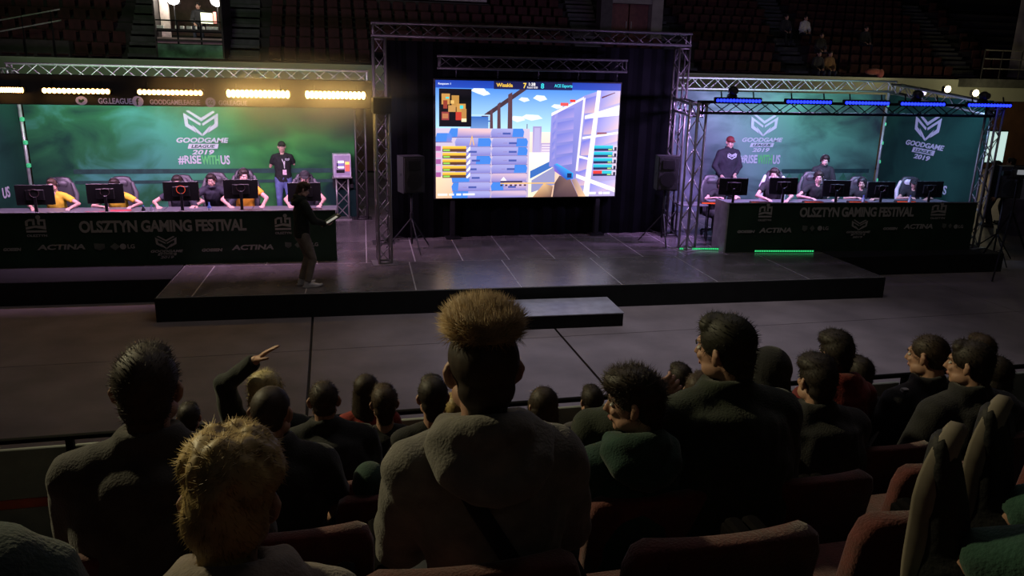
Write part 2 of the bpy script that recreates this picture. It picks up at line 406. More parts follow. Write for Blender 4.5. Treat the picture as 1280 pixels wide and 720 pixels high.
PEOPLE = []
def person(label, pos, rz=0.0, s=1.0, sit=True, seat=0.43, lean=6.0, slean=0.0, neck=None, head=(0, 0, 0), hands=(None, None), poles=(None, None),
           palms=(None, None), hand='hand_rest', feet=None, top=('jacket', None), girth=1.0, legs=None, shoes=None, hair=('short', None), skin=None,
           extras=(), group=None, fine=1.0, strand=None, sleeves='long', wr=0.004, knees=None, handkeys=None, toes_up=False, soles=None):
    root = thing('person', label, 'person', pos, rz, group, s)
    skin = skin or SKIN(); a0 = rad(lean)
    def D(f): return Vector((math.sin(rad(slean)) * f, math.sin(a0 * f), math.cos(a0 * f) * math.cos(rad(slean)))).normalized()
    hz = seat + 0.10 if sit else 0.92
    p0 = Vector((0, 0, hz)); w = p0 + D(.8) * .17; c = w + D(1) * .2; sh = c + D(1.1) * .14; nb = sh + D(1.2) * .06
    na = rad(neck if neck is not None else lean * .6)
    hd = nb + Vector((math.sin(rad(slean)) * .5, math.sin(na), math.cos(na))) * .15 + Vector((0, 0.02, 0))
    shl = [sh + Vector((sx * .172 * (0.5 + girth * .5), 0, -.014)) for sx in (-1, 1)]
    el = [None, None]; wrt = [None, None]
    for i, sx in enumerate((-1, 1)):
        tgt = hands[i]
        if tgt is None: tgt = (sx * .13, .34, seat + .2) if sit else (sx * .25 * (.6 + .4 * girth), .03, 0.80)
        pole = poles[i] or ((sx * .7, -.6, -.5) if sit else (sx * .3, -1, 0))
        el[i], wrt[i] = ik(shl[i], tgt, .30, .26, pole)
    if feet is None:
        feet = [(sx * .12, .46, .085) if sit else (sx * .11, -.02 if sx < 0 else .03, .085) for sx in (-1, 1)]
    hip = [p0 + Vector((sx * .09, 0, -.01)) for sx in (-1, 1)]; kn = [None, None]; an = [None, None]
    for i, sx in enumerate((-1, 1)):
        kn[i], an[i] = ik(hip[i], feet[i], .44, .42, (knees[i] if knees else ((sx * .15, .6, 1) if sit else (sx * .1, 1, 0))))
    X = (1, 0, 0)
    # body under the clothes: one surface from neck to ankles
    q = MB()
    q.tube([p0, w, c, sh, nb], [(.15, .1), (.13, .09), (.15, .105), (.13, .085), (.058, .056)], 14, xd=X, rnd=True)
    for i in (0, 1):
        q.tube([sh, shl[i], el[i], wrt[i]], [.06, .052, .042, .03], 10, rnd=True)
        q.ell(tuple(el[i]), (.041, .041, .041))
        q.tube([hip[i], kn[i], an[i]], [.085, .056, .04], 10, rnd=True); q.ell(tuple(kn[i]), (.056,) * 3)
    parts = {}
    Mh = T(*hd) @ Rz(rad(head[0])) @ Rx(rad(-head[1])) @ Ry(rad(head[2]))
    Mhand = []
    for i, sx in enumerate((-1, 1)):
        y = (wrt[i] - el[i]).normalized(); up = Vector(palms[i] or ((0, 0, 1) if sit else (sx, 0, 0)))
        x = y.cross(up).normalized(); z = x.cross(y)
        M = Matrix((x, y, z)).transposed().to_4x4(); M.translation = wrt[i]
        if sx > 0: M = M @ Matrix.Diagonal((-1, 1, 1, 1))
        Mhand.append(M)
    def finish_body(v, f):
        V = [v]; F = list(f); n = len(v)
        hk = handkeys or (hand, hand)
        for key, M in (('head', Mh), (hk[0], Mhand[0]), (hk[1], Mhand[1])):
            hv, hf = CACHE[key]; A = np.array(M); V.append(hv @ A[:3, :3].T + A[:3, 3])
            flip = np.linalg.det(A[:3, :3]) < 0
            F += [tuple(i + n for i in (p[::-1] if flip else p)) for p in hf]; n += len(hv)
        link('body', np_mesh('body', np.concatenate(V), F), skin, root)
    remesh_job(q, .017 * fine, 2, finish_body)
    # face
    for sx in (-1, 1):
        eye = MB().ell((sx * .032, .0735, .004), (.013, .011, .0075), 10, 6).obj('eye', mat('eye_white', (.6, .58, .55), .3, noise=0), root, Mh, True)
        MB().ell((sx * .032, .0818, .004), (.005, .0032, .005), 8, 5).obj('iris', mat('iris_brown', (.03, .02, .012), .2, noise=0), eye, None, True)
        MB().tube([(sx * .015, .0885, .023), (sx * .034, .0875, .028), (sx * .05, .076, .023)], [.003, .0034, .0024], 6).obj('eyebrow', hair[1] if hair[1] and hair[0] not in ('cap', 'beanie', 'hood') else mat('brow_brown', (.03, .02, .013), .8), root, Mh, True)
    MB().tube([(-.024, .084, -.058), (0, .0955, -.056), (.024, .084, -.058)], [(.003, .004), (.006, .007), (.003, .004)], 8, rnd=True).obj('mouth', mat('lips', (.3, .1, .09), .5, noise=.1), root, Mh, True)
    # hair or hat
    hs, hm = hair; hm = hm or mat('hair_dark', (.022, .015, .011), .6, noise=.3, nscale=30)
    if hs:
        hv, hf = CACHE.get('hair_' + hs) or (None, None)
        nm = {'cap': 'cap', 'beanie': 'beanie', 'hood': 'hood'}.get(hs, 'hair')
        def mk_hair():
            v, f = CACHE['hair_' + hs]; rng = np.random.default_rng(len(PEOPLE) + 5)
            if nm == 'hair':
                S = strand or dict(n=1500, L=.024, w=.0014, bias=(0, -.2, -.5), nw=.3, jitter=.3)
                S = dict(S); up = S.pop('two', None); sv, sf = strands(v, f, rng=rng, **S)
                F = list(f) + [tuple(i + len(v) for i in p) for p in sf]; v = np.concatenate([v, sv])
                f = F
            link(nm, np_mesh(nm, v, f), hm, root, Mh)
        PEOPLE.append(mk_hair)
    # top garment
    kind, tm = top; tm = tm or mat('cloth_black', (.012, .012, .013), .85, noise=.3, nscale=14, bump=.3)
    g = girth; t = MB(); th = {'tshirt': .0, 'jacket': .012, 'hoodie': .014, 'coat': .022}[kind]
    bot = p0 + D(.8) * (-.07 if not sit else -.03)
    t.tube([bot, p0 + D(.8) * .06, w, c, sh, nb + D(1.2) * (-.015)],
           [(.172 * g + th, .122 * g + th), (.17 * g + th, .122 * g + th), (.158 * g + th, .115 * g + th), (.178 * g + th, .128 * g + th), (.155 * g + th, .1 * g + th), (.072 + th, .068 + th)], 18, xd=X)
    for i in (0, 1):
        e2 = shl[i] + (el[i] - shl[i]) * .6
        t.tube([nb + D(1.2) * (-.01), sh + (shl[i] - sh) * .55 + Vector((0, 0, .022)), shl[i]], [.05 + th, .062 + th, .064 + th], 12)
        if sleeves == 'long':
            t.tube([shl[i], el[i], wrt[i] - (wrt[i] - el[i]) * .04], [.066 + th, .055 + th, .042 + th * .6], 12); t.ell(tuple(shl[i]), (.066 + th,) * 3); t.ell(tuple(el[i]), (.055 + th,) * 3)
        else:
            t.tube([shl[i], e2], [.066 + th, .062 + th], 12); t.ell(tuple(shl[i]), (.066 + th,) * 3)
    if kind == 'hoodie':
        hq = MB(); L_ = lambda x, y, z: nb + D(1) * z + Vector((x, y, 0))
        ring = [L_(.088 * math.sin(a), -.03 + .08 * math.cos(a), .03 - .03 * math.cos(a)) for a in [2 * PI * j / 16 for j in range(16)]]
        hq.tube(ring, [(.034, .042)] * 16, 10, closed=True)
        hq.tube([L_(-.085, .03, .02), L_(-.108, -.05, .01), L_(-.09, -.105, -.022), L_(-.048, -.132, -.052), L_(0, -.14, -.064), L_(.048, -.132, -.052), L_(.09, -.105, -.022), L_(.108, -.05, .01), L_(.085, .03, .02)], [.03, .045, .048, .045, .042, .045, .048, .045, .03], 12, rnd=True)
        hq.ell(tuple(L_(0, -.095, -.01)), (.1, .058, .06), 18, 10)
        remesh_job(hq, .011 * fine, 9, lambda v, f: link('hood', np_mesh('hood', wrinkle(v, wr * .5, 50), f), tm, root))
    elif kind in ('jacket', 'coat'):
        ring = [nb + D(1.2) * .03 + Vector((.068 * math.sin(a), -.004 - .066 * math.cos(a), .012 * math.cos(a))) for a in [2 * PI * j / 12 for j in range(12)]]
        t.tube(ring, [(.016 + th * .5, .03 + th * .6)] * 12, 8, closed=True, xd=None)
    def fin_top(v, f): link({'tshirt': 'tshirt', 'jacket': 'jacket', 'hoodie': 'hoodie', 'coat': 'coat'}[kind], np_mesh('top', wrinkle(v, wr, 42), f), tm, root)
    remesh_job(t, .0135 * fine, 14 if fine < 1 else 8, fin_top)
    # trousers
    lm = legs or mat('denim_dark', (.02, .023, .035), .85, noise=.25, nscale=10, bump=.2); l = MB()
    l.tube([p0 + D(.8) * .05, p0 + D(.8) * -.06], [(.168 * g, .118 * g), (.165 * g, .12 * g)], 16, xd=X, rnd=True)
    for i in (0, 1):
        e = an[i] + (kn[i] - an[i]) * .04
        l.tube([hip[i], hip[i] * .5 + kn[i] * .5, kn[i], e], [.1 * g, .088, .07, .058], 12); l.ell(tuple(kn[i]), (.07,) * 3); l.ell(tuple(hip[i]), (.1 * g,) * 3)
    def fin_leg(v, f): link('trousers', np_mesh('trousers', wrinkle(v, .003, 38), f), lm, root)
    remesh_job(l, .019 * fine, 2, fin_leg)
    sm = shoes or mat('shoe_dark', (.02, .02, .022), .6)
    for i in (0, 1):
        d = Vector((0, 1, 0)) if toes_up else (an[i] - kn[i]).normalized(); flat = d.z < -.35
        fwd = Vector((0.12 * (-1, 1)[i], 1, 0)).normalized() if flat else (Vector((0, 0, 1)) - d * d.z).normalized()
        up = Vector((0, 0, 1)) if flat else -d
        x = fwd.cross(up).normalized(); up = x.cross(fwd)
        M = Matrix((x, fwd, up)).transposed().to_4x4(); M.translation = an[i] - up * .085 + fwd * .04
        PEOPLE.append(lambda M=M: sole_mesh().obj('shoe_sole', soles or mat('sole_dark', (.02, .02, .02), .8), link('shoe', np_mesh('shoe', *CACHE['shoe']), sm, root, M), None, True))
    root['_hd'] = tuple(hd)
    for e in extras: e(root, Mh, dict(p0=p0, w=w, c=c, sh=sh, nb=nb, hd=hd, el=el, wrt=wrt, shl=shl, D=D, kn=kn, an=an))
    del root['_hd']
    return root

def headset(color=None, glow=None):
    def f(root, Mh, J):
        m = color or mat('headset_black', (.012, .012, .014), .4)
        q = MB(); q.tube([(math.sin(a) * .098, -.012, .01 + math.cos(a) * .125) for a in [rad(-100 + 20 * i) for i in range(11)]], [(.012, .008)] * 11, 8)
        for sx in (-1, 1): q.ell((sx * .092, -.008, -.01), (.02, .034, .042), 12, 8)
        hs_ = q.obj('headset', m, root, Mh, True)
        MB().tube([(-.095, .02, -.02), (-.085, .07, -.05), (-.04, .1, -.062)], .004, 6).obj('microphone_arm', m, hs_)
    return f
def lanyard(root, Mh, J):
    y = .15; c = J['c']; n = J['nb']
    ly = MB().tube([n + Vector((-.06, .03, -.0)), c + Vector((-.045, .128, .04)), c + Vector((-.035, .137, -.12)), c + Vector((-.025, .137, .0)), c + Vector((.0, .135, .06)), n + Vector((.06, .035, 0))], [(.009, .003)] * 6, 6).obj('lanyard', mat('lanyard_white', (.6, .58, .62), .6), root)
    MB().box((c.x - .035, c.y + .137, c.z - .21), (.085, .006, .115), bev=.002).obj('badge', mat('badge_pink', (.75, .5, .6), .5, noise=.4, nscale=20), ly)
def shoulder_strap(root, Mh, J):
    from mathutils.bvhtree import BVHTree
    def later():
        vs = []; fs_ = []
        for ch in root.children:
            if ch.name.split('.')[0] in ('hoodie', 'hood'):
                n = len(vs); vs += [v.co.copy() for v in ch.data.vertices]; fs_ += [tuple(i + n for i in p.vertices) for p in ch.data.polygons if ch.name.startswith('hoodie')]
        bv = BVHTree.FromPolygons(vs, fs_); nb = J['nb']; P = []; N = []
        for t in range(15):
            u = t / 14; x = nb.x - .075 + .235 * u; z = nb.z - .055 - .40 * u
            hit = bv.ray_cast(Vector((x, nb.y - 1, z)), Vector((0, 1, 0)))
            if hit[0] is not None: P.append(hit[0] + hit[1] * .004); N.append(hit[1])
        q = MB(); n = len(P)
        for i in range(n):
            t = (P[min(i + 1, n - 1)] - P[max(i - 1, 0)]).normalized(); sd = t.cross(N[i]).normalized() * .021
            q.v += [P[i] - sd, P[i] + N[i] * .006 - sd * .85, P[i] + N[i] * .006 + sd * .85, P[i] + sd]
        for i in range(n - 1):
            for j in range(3): q.f.append((i * 4 + j, i * 4 + j + 1, i * 4 + j + 5, i * 4 + j + 4))
        q.obj('bag_strap', mat('strap_black', (.006, .006, .008), .8), root, None, True)
    PEOPLE.append(later)
# ------------------------------------------------------------------ arena floor
concrete = mat('arena_concrete', (.2, .17, .165), .62, noise=.22, nscale=1.3, bump=.12, bscale=25, spec=.3)
joint = mat('floor_joint', (.02, .018, .018), .8)
SZ = .378                                             # stage deck height
fl = struct(MB().box((10, 15, -.09), (64, 40, .1)).obj('floor', joint), 'grey concrete arena floor of large slabs with dark joints')
xs = [-23, -.38, 3.18, 11.2, 41]; ys = [-2, 3.0, 6.6, 10.25, 13.9, 18, 23, 29.4]
for i in range(len(xs) - 1):
    for j in range(len(ys) - 1):
        x0, x1, y0, y1 = xs[i] + (.018 if i < 3 else .005), xs[i + 1] - (.018 if i < 2 else .005), ys[j] + .006, ys[j + 1] - .006
        MB().box(((x0 + x1) / 2, (y0 + y1) / 2, -.02), (x1 - x0, y1 - y0, .04)).obj('slab', concrete, fl)

# ------------------------------------------------------------------ stage, in its own slightly turned frame
SA = rad(-2.31)
SP = K * np.array([-2.903, 13.184])
alum = mat('deck_edge', (.42, .4, .4), .45, .2, noise=.2)
deckm = mat('deck_panel', (.11, .098, .098), .27, noise=.3, nscale=2.2, bump=.08, bscale=14, spec=.6)
skirt = mat('stage_skirt', (.006, .007, .007), .9, noise=.3, nscale=5, bump=.2, bscale=9)
stage = thing('stage', 'low black skirted stage of dark deck panels under the big screen', 'stage', (SP[0], SP[1], 0), SA)
SW = K * 13.38
MB().box((SW / 2, 4.0, SZ / 2 - .0015), (SW, 8.0, SZ - .003)).obj('frame', alum, stage)
MB().box((SW / 2, -.012, SZ / 2 - .006), (SW + .04, .024, SZ - .012)).obj('skirt', skirt, stage)
MB().box((SW + .012, 4, SZ / 2 - .006), (.024, 8.0, SZ - .012)).obj('skirt', skirt, stage)
MB().box((-.012, .7, SZ / 2 - .006), (.024, 1.4, SZ - .012)).obj('skirt', skirt, stage)
def panel(x0, x1, y0, y1, par=None):
    MB().box(((x0 + x1) / 2, (y0 + y1) / 2, SZ - .012), (x1 - x0 - .02, y1 - y0 - .02, .024)).obj('deck_panel', deckm, par or stage)
e0 = [0, .5, 2.14, 3.83, 5.52, 7.21, 8.9, 10.6, SW]
for a, b in zip(e0[:-1], e0[1:]): panel(a, b, 0, 1.9)
e1 = [0] + [.48 + .865 * i for i in range(1, 13)] + [SW]
for a, b in zip(e1[:-1], e1[1:]): panel(a, b, 1.9, 3.75); panel(a, b, 3.75, 5.7); panel(a, b, 5.7, 8.0)
wl = thing('stage', 'black side stage under the desk with yellow light bars, set back from the main stage', 'stage', (SP[0], SP[1], 0), SA)
MB().box((-3.2, 4.55, SZ / 2), (6.36, 6.9, SZ)).obj('deck', skirt, wl); MB().box((-3.2, 1.088, SZ / 2), (6.4, .024, SZ - .004)).obj('skirt', skirt, wl)
wr_ = thing('stage', 'black side stage under the desk with blue light bars, set back from the main stage', 'stage', (SP[0], SP[1], 0), SA)
MB().box((SW + 1.91, 4.75, SZ / 2), (3.74, 6.5, SZ)).obj('deck', skirt, wr_); MB().box((SW + 1.91, 1.488, SZ / 2), (3.76, .024, SZ - .004)).obj('skirt', skirt, wr_)
MB().box((SW + 3.80, 4.75, SZ / 2), (.02, 6.5, SZ - .004)).obj('skirt', skirt, wr_)
st = thing('stage_step', 'low black step block against the front of the main stage', 'step', (K * 3.82, K * 11.78 + .43, 0), SA)
MB().box((0, 0, .1), (K * 1.84, .85, .2), bev=.006).obj('skirt', skirt, st)
MB().box((0, 0, .208), (K * 1.86, .87, .018), bev=.004).obj('step_tread', mat('tread', (.3, .3, .33), .35, noise=.2), st)

# ------------------------------------------------------------------ trusses
truss_alu = mat('truss_aluminium', (.30, .29, .285), .42, .65, noise=.15, nscale=3)
truss_top = mat('truss_alu_shaded', (.075, .072, .072), .45, .6, noise=.15, nscale=3)  # darker copy of the aluminium: shade on these trusses put into the colour
truss_lit = mat('truss_alu_lit', (.42, .42, .42), .5, .45, noise=.1, nscale=3)  # lighter copy of the aluminium: light on the back beams put into the colour
truss_blk = mat('truss_black', (.012, .012, .014), .5, .3)
BR = {}
def truss(label, p0, p1, size=.27, m=None, bay=.3, cr=.024, roll=0.0, group=None, scr=1.0):
    p0 = Vector(k(*p0)); p1 = Vector(k(*p1)); d = p1 - p0; L = d.length
    r = thing('truss', label, 'truss', p0, group=group); z = d.normalized()
    up = Vector((0, 0, 1)) if abs(z.z) < .9 else Vector((0, 1, 0)); x = up.cross(z).normalized(); y = z.cross(x)
    M = Matrix((x, y, z)).transposed().to_4x4(); r.matrix_world = T(*p0) @ M @ Rz(roll)
    h = size / 2 - cr; n = max(2, round(L / bay)); b = L / n; m = m or truss_alu
    ch = MB().tube([(0, 0, 0), (0, 0, L)], cr, 8).mesh('chord', True)
    for sx in (-1, 1):
        for sy in (-1, 1): link('chord', ch, m, r, T(sx * h, sy * h, 0))
    A = MB().tube([(h, -h, 0), (h, h, b)], .0095, 6).mesh('brace', True); B = MB().tube([(h, h, 0), (h, -h, b)], .0095, 6).mesh('brace', True)
    for q in range(4):
        for i in range(n): link('brace', (A, B)[(i + q) % 2], m, r, Rz(q * PI / 2) @ T(0, 0, i * b))
    e = MB()
    for sx, sy, ex, ey in ((-1, -1, 1, -1), (1, -1, 1, 1), (1, 1, -1, 1), (-1, 1, -1, -1)): e.tube([(sx * h, sy * h, 0), (ex * h, ey * h, 0)], .018, 6)
    em = e.mesh('end_frame', True)
    link('end_frame', em, m, r, T(0, 0, .03)); link('end_frame', em, m, r, T(0, 0, L - .03))
    if abs(z.z) > .9: MB().box((0, 0, .006), (size + .16, size + .16, .012)).obj('base_plate', m, r)
    return r
def clampbox(r, L, size): pass
ZS = .42
t1 = truss('short aluminium truss tower with a black sleeve on top, at the yellow light bar end', (.95, 15.1, ZS), (.95, 15.1, 3.6), roll=.06)
MB().box((0, 0, K * 3.18 - .12), (.31, .31, .26), bev=.01).obj('sleeve', truss_blk, t1)
truss('tall aluminium truss tower at the logo wall side of the big screen', (1.05, 17.0, ZS), (1.05, 17.0, 4.76), m=truss_top)
truss('tall aluminium truss tower between the big screen and the purple lit booth', (7.85, 17.0, ZS), (7.85, 17.0, 4.76), m=truss_top)
truss('long aluminium truss beam across the top of the big screen', (.9, 17.0, 4.92), (8.0, 17.0, 4.92), m=truss_top)
ht = truss('grey truss bar hung above the big screen with hooks under it', (2.28, 17.0, 4.3), (6.5, 17.0, 4.31), m=mat('truss_alu_dim', (.05, .05, .052), .5, .6))  # dimness of the hung bar is put into its metal colour
for i in range(5): MB().tube([(0, -.1, .35 + i * .82), (0, -.2, .35 + i * .82), (.03, -.24, .35 + i * .82), (0, -.27, .35 + i * .82)], .012, 6).obj('hook', truss_blk, ht)
truss('green lit truss beam along the back of the green logo wall', (-6.95, 19.95, 3.93), (.95, 19.95, 3.93), m=truss_lit, size=.3)
truss('truss beam running forward from the back corner of the green logo wall', (-6.95, 20.0, 3.82), (-6.3, 15.2, 3.9), bay=.35, m=truss_top)
truss('truss tower in the back corner of the green logo wall beside the short tower', (.72, 19.95, ZS), (.72, 19.95, 3.7), m=truss_top)
truss('dark truss beam tying the short tower to the tall tower by the screen', (.97, 15.25, 3.42), (1.03, 16.9, 3.42), m=truss_blk)
truss('aluminium truss tower at the front corner of the purple lit booth by the screen', (7.62, 15.5, ZS), (7.62, 15.5, 3.6), roll=.35)
truss('short truss beam joining the screen tower to the purple lit booth', (7.82, 16.9, 3.5), (7.66, 15.6, 3.42), m=mat('truss_mid', (.22, .22, .24), .45, .7))
truss('aluminium truss tower at the front outer corner of the purple lit booth', (14.5, 14.85, ZS), (14.5, 14.85, 3.6), roll=.3)
truss('thin truss tower standing behind the outer corner of the purple lit booth', (15.45, 16.2, 0), (15.45, 16.2, 3.6), roll=.4)
truss('green lit truss beam along the back of the purple lit logo wall', (8.1, 19.85, 3.95), (15.75, 19.85, 3.98), m=truss_lit, size=.3)
truss('aluminium truss tower at the back of the purple lit booth behind the black loudspeaker', (8.25, 19.8, ZS), (8.25, 19.8, 3.75), m=truss_top)
truss('truss beam sloping forward over the dark green side wall', (15.8, 19.8, 3.92), (14.65, 14.95, 3.55), bay=.35)
truss('black truss beam carrying the blue light bars', (7.6, 15.42, 3.5), (14.5, 14.9, 3.53), m=truss_blk, size=.25)
post_m = mat('post_pale', (.45, .5, .47), .4, .5)
for lab, x, y, z1, tilt in (('slim corner post with green lit clamps beside the green logo wall', -6.88, 20.1, 3.7, 0), ('slim corner post with green lit clamps beside the dark green side wall', 15.72, 19.95, 3.8, 0)):
    pr = thing('corner_post', lab, 'post', k(x, y, ZS)); L = K * (z1 - ZS)
    MB().tube([(0, 0, 0), (0, 0, L)], .035, 10).obj('pole', post_m, pr, smooth=True); MB().box((0, 0, .008), (.24, .24, .016)).obj('base_plate', truss_blk, pr)
    for i in range(6):
        q = MB(); q.box((.03, -.04, L * (.1 + .16 * i)), (.08, .07, .09), bev=.015); q.tube([(.03, -.07, L * (.1 + .16 * i)), (.03, -.1, L * (.1 + .16 * i) + .03)], .018, 8)
        q.obj('clamp', mat('clamp_green_glow', (.06, .5, .2), .35, .3, emit=(.1, .8, .35), estr=.35), pr)  # green light falling on the clamps is put in as their own glow

# ------------------------------------------------------------------ printed logo walls
GREY = mat('print_white', (.46, .47, .54), .6, noise=.06); GREEN = mat('print_green', (.1, .5, .14), .6, noise=.06); DIM = mat('print_grey', (.33, .315, .295), .7, noise=.06)
LW = mat('print_dark_green', (.02, .07, .05), .7)
CH = [[(285, 85), (315, 78), (443, 150), (575, 82), (602, 95), (445, 182)],
      [(255, 103), (437, 203), (430, 224), (297, 152), (300, 205), (355, 240), (380, 290), (265, 228)],
      [(338, 212), (385, 250), (440, 300), (440, 322), (385, 285)]]
def chevron(m, parent, x, z, w, h, y=-.006, M=None, d=.006):
    q = MB(); f = lambda p: (x + (p[0] - 255) / 377 * w, z + (322 - p[1]) / 244 * h)
    for pl in (CH[0], CH[1], CH[2], [(887 - a, b) for a, b in CH[1]], [(887 - a, b) for a, b in CH[2]]):
        q.prism([f(p) for p in pl], y - d, y)
    return q.obj('chevron_emblem', m, parent, M)
def league(parent, x, z, w, h, m=None, M=None, y=-.006, full=True, back=None):
    """emblem, three lines of slanted lettering; x,z lower left of the block w by h"""
    m = m or GREY
    chevron(m, parent, x + w * .17, z + h * .42, w * .66, h * .58, y, M)
    lettering('GOODGAME', m, parent, x, z + h * .27, w, h * .115, y, shear=.25, offset=.03, M=M)
    MB().prism([(x + w * .2, z + h * .135), (x + w * .77, z + h * .135), (x + w * .8, z + h * .245), (x + w * .23, z + h * .245)], y - .005, y).obj('lettering_plate', m, parent, M)
    lettering('LEAGUE', back or LW, parent, x + w * .27, z + h * .155, w * .46, h * .07, y - .006, shear=.25, offset=.03, M=M)
    lettering('2019', m, parent, x + w * .27, z, w * .43, h * .11, y, shear=.25, offset=.03, M=M)
def rise(parent, x, z, w, h, part='#RISE', M=None):
    lettering('#RISE', GREY, parent, x, z, w * .44, h, M=M, offset=.025); lettering('WITH', GREEN, parent, x + w * .45, z, w * .35, h, M=M, offset=.025); lettering('US', GREY, parent, x + w * .82, z, w * .18, h, M=M, offset=.025)
cloth_l = print_mat('backdrop_print', (.006, .028, .026), (.02, .115, .05), (.06, .25, .21), 3.0, 1.5, 3.6, 2.1, (.045, .25, .055), (2.2, 4.6))
cloth_r = print_mat('backdrop_print_washed', (.03, .035, .05), (.09, .11, .15), (.2, .23, .3), 3.6, 1.7, 4.8, 2.4, (.10, .30, .20), (1.6, 4.6))  # lavender end of the print has the purple wash light put into its colour
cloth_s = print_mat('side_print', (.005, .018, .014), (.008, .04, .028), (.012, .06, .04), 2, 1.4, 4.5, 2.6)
# backdrops: local x runs along the wall, local z up from the stage, front at -y
def backdrop(label, a, b, m, ztop=3.75):
    a = Vector(k(*a, 0)); b = Vector(k(*b, 0)); d = b - a
    r = thing('backdrop', label, 'backdrop', (a.x, a.y, SZ), math.atan2(d.y, d.x)); L = d.length; H = K * (ztop - ZS)
    MB().box((L / 2, .02, H / 2), (L, .03, H)).obj('printed_cloth', m, r)
    MB().tube([(0, .05, .02), (L, .05, .02)], .02, 8).obj('hem_bar', truss_blk, r)
    return r, L, H
LZ = lambda z: K * (z - ZS)
bl, L1, H1 = backdrop('green printed logo wall with the emblem and slogan behind the desk under yellow bars', (-6.88, 20.3), (.6, 20.3), cloth_l)
ox = lambda x: K * (x + 6.88)
league(bl, ox(-3.64), LZ(2.02), K * 1.2, K * 1.06); rise(bl, ox(-3.64), LZ(1.78), K * 1.19, K * .22)
band = mat('print_band', (.012, .05, .045), .75, noise=.3)
MB().box((L1 / 2 + .4, -.001, LZ(1.62)), (L1 - .8, .008, .1)).obj('printed_stripe', band, bl); MB().box((L1 / 2 + .4, -.001, LZ(1.36)), (L1 - .8, .008, .07)).obj('printed_stripe', band, bl)
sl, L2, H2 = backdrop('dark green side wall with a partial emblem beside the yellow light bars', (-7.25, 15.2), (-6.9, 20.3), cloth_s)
league(sl, L2 * .47, LZ(1.95), K * 1.35, K * 1.1); lettering('US', GREY, sl, L2 * .70, LZ(1.22), K * .33, K * .24)
br, L3, H3 = backdrop('teal and purple lit logo wall behind the desk under blue bars', (8.15, 20.1), (15.75, 20.1), cloth_r)
orr = lambda x: K * (x - 8.15)
league(br, orr(11.3), LZ(2.1), K * 1.27, K * 1.05); rise(br, orr(11.26), LZ(1.76), K * 1.3, K * .26)
for z in (1.55, 1.2): MB().box((orr(14.1), -.001, LZ(z)), (2.6, .008, .11)).obj('printed_stripe', band, br)
for i in range(8): MB().prism([(orr(12.75) + i * .32, LZ(1.25)), (orr(12.75) + i * .32 + .3, LZ(1.25)), (orr(12.75) + i * .32 + .15, LZ(1.5))], -.004, .003).obj('printed_triangle', mat('print_mid_green', (.03, .16, .08), .7), br)
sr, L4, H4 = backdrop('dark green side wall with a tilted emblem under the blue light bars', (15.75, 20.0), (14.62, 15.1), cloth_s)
league(sr, L4 * .29, LZ(2.14), K * 1.95, K * 1.18); lettering('US', GREY, sr, L4 * .68, LZ(1.42), K * .42, K * .22)

# ------------------------------------------------------------------ header banner with light bars (yellow side)
hb = thing('header_banner', 'dark header banner with social media icons behind the yellow light bars', 'banner', k(-6.4, 15.38, 3.38), 0)
MB().box((K * 3.6, .1, K * .27), (K * 7.2, .16, K * .52), bev=.01).obj('banner_cloth', mat('header_cloth', (.03, .03, .04), .8, noise=.4, nscale=2), hb)
LIL = mat('print_lilac_glow', (.45, .42, .75), .6, noise=.05, emit=(.45, .42, .85), estr=.12)  # print carries a faint glow of its own
def disc(q, cx, cz, r, y0, y1, sq=1.0): q.prism([(cx + r * math.cos(2 * PI * i / 18), cz + r * sq * math.sin(2 * PI * i / 18)) for i in range(18)], y0, y1)
hx = lambda x: K * (x + 6.4)
q = MB(); disc(q, hx(-4.27), .08, .085, .008, .02, .8); q.obj('round_icon', LIL, hb)
q = MB(); q.prism([(hx(-4.27) - .04, .06), (hx(-4.27), .045), (hx(-4.27) + .045, .085), (hx(-4.27) + .03, .11), (hx(-4.27), .09), (hx(-4.27) - .035, .11)], 0, .008); q.obj('bird_mark', LW, hb)
lettering('GG.LEAGUE.PL', LIL, hb, hx(-4.0), .035, K * .68, .09, .018)
q = MB(); disc(q, hx(-3.35), .08, .085, .008, .02); q.obj('round_icon', LIL, hb); lettering('f', LW, hb, hx(-3.35) - .025, .02, .05, .115, .007)
lettering('GOODGAMELEAGUE', LIL, hb, hx(-3.15), .035, K * .85, .08, .018)
q = MB(); disc(q, hx(-2.12), .08, .08, .008, .02); q.obj('round_icon', LIL, hb); lettering('GG', LW, hb, hx(-2.12) - .04, .045, .08, .07, .007); lettering('GGLEAGUE', LIL, hb, hx(-1.98), .035, K * .5, .08, .018)
warm = mat('led_warm', (.9, .6, .25), .4, noise=0, emit=(1.0, .50, .13), estr=20.0)
warm2 = mat('led_warm_bright', (.9, .7, .3), .4, noise=0, emit=(1.0, .60, .17), estr=34.0)
blue = mat('led_blue', (.02, .02, .5), .4, noise=0, emit=(.01, .022, 1.0), estr=4.5)
greenled = mat('led_green', (.05, .7, .25), .4, noise=0, emit=(.04, .75, .22), estr=.9)
hous = mat('lamp_housing', (.015, .015, .017), .5, .3)
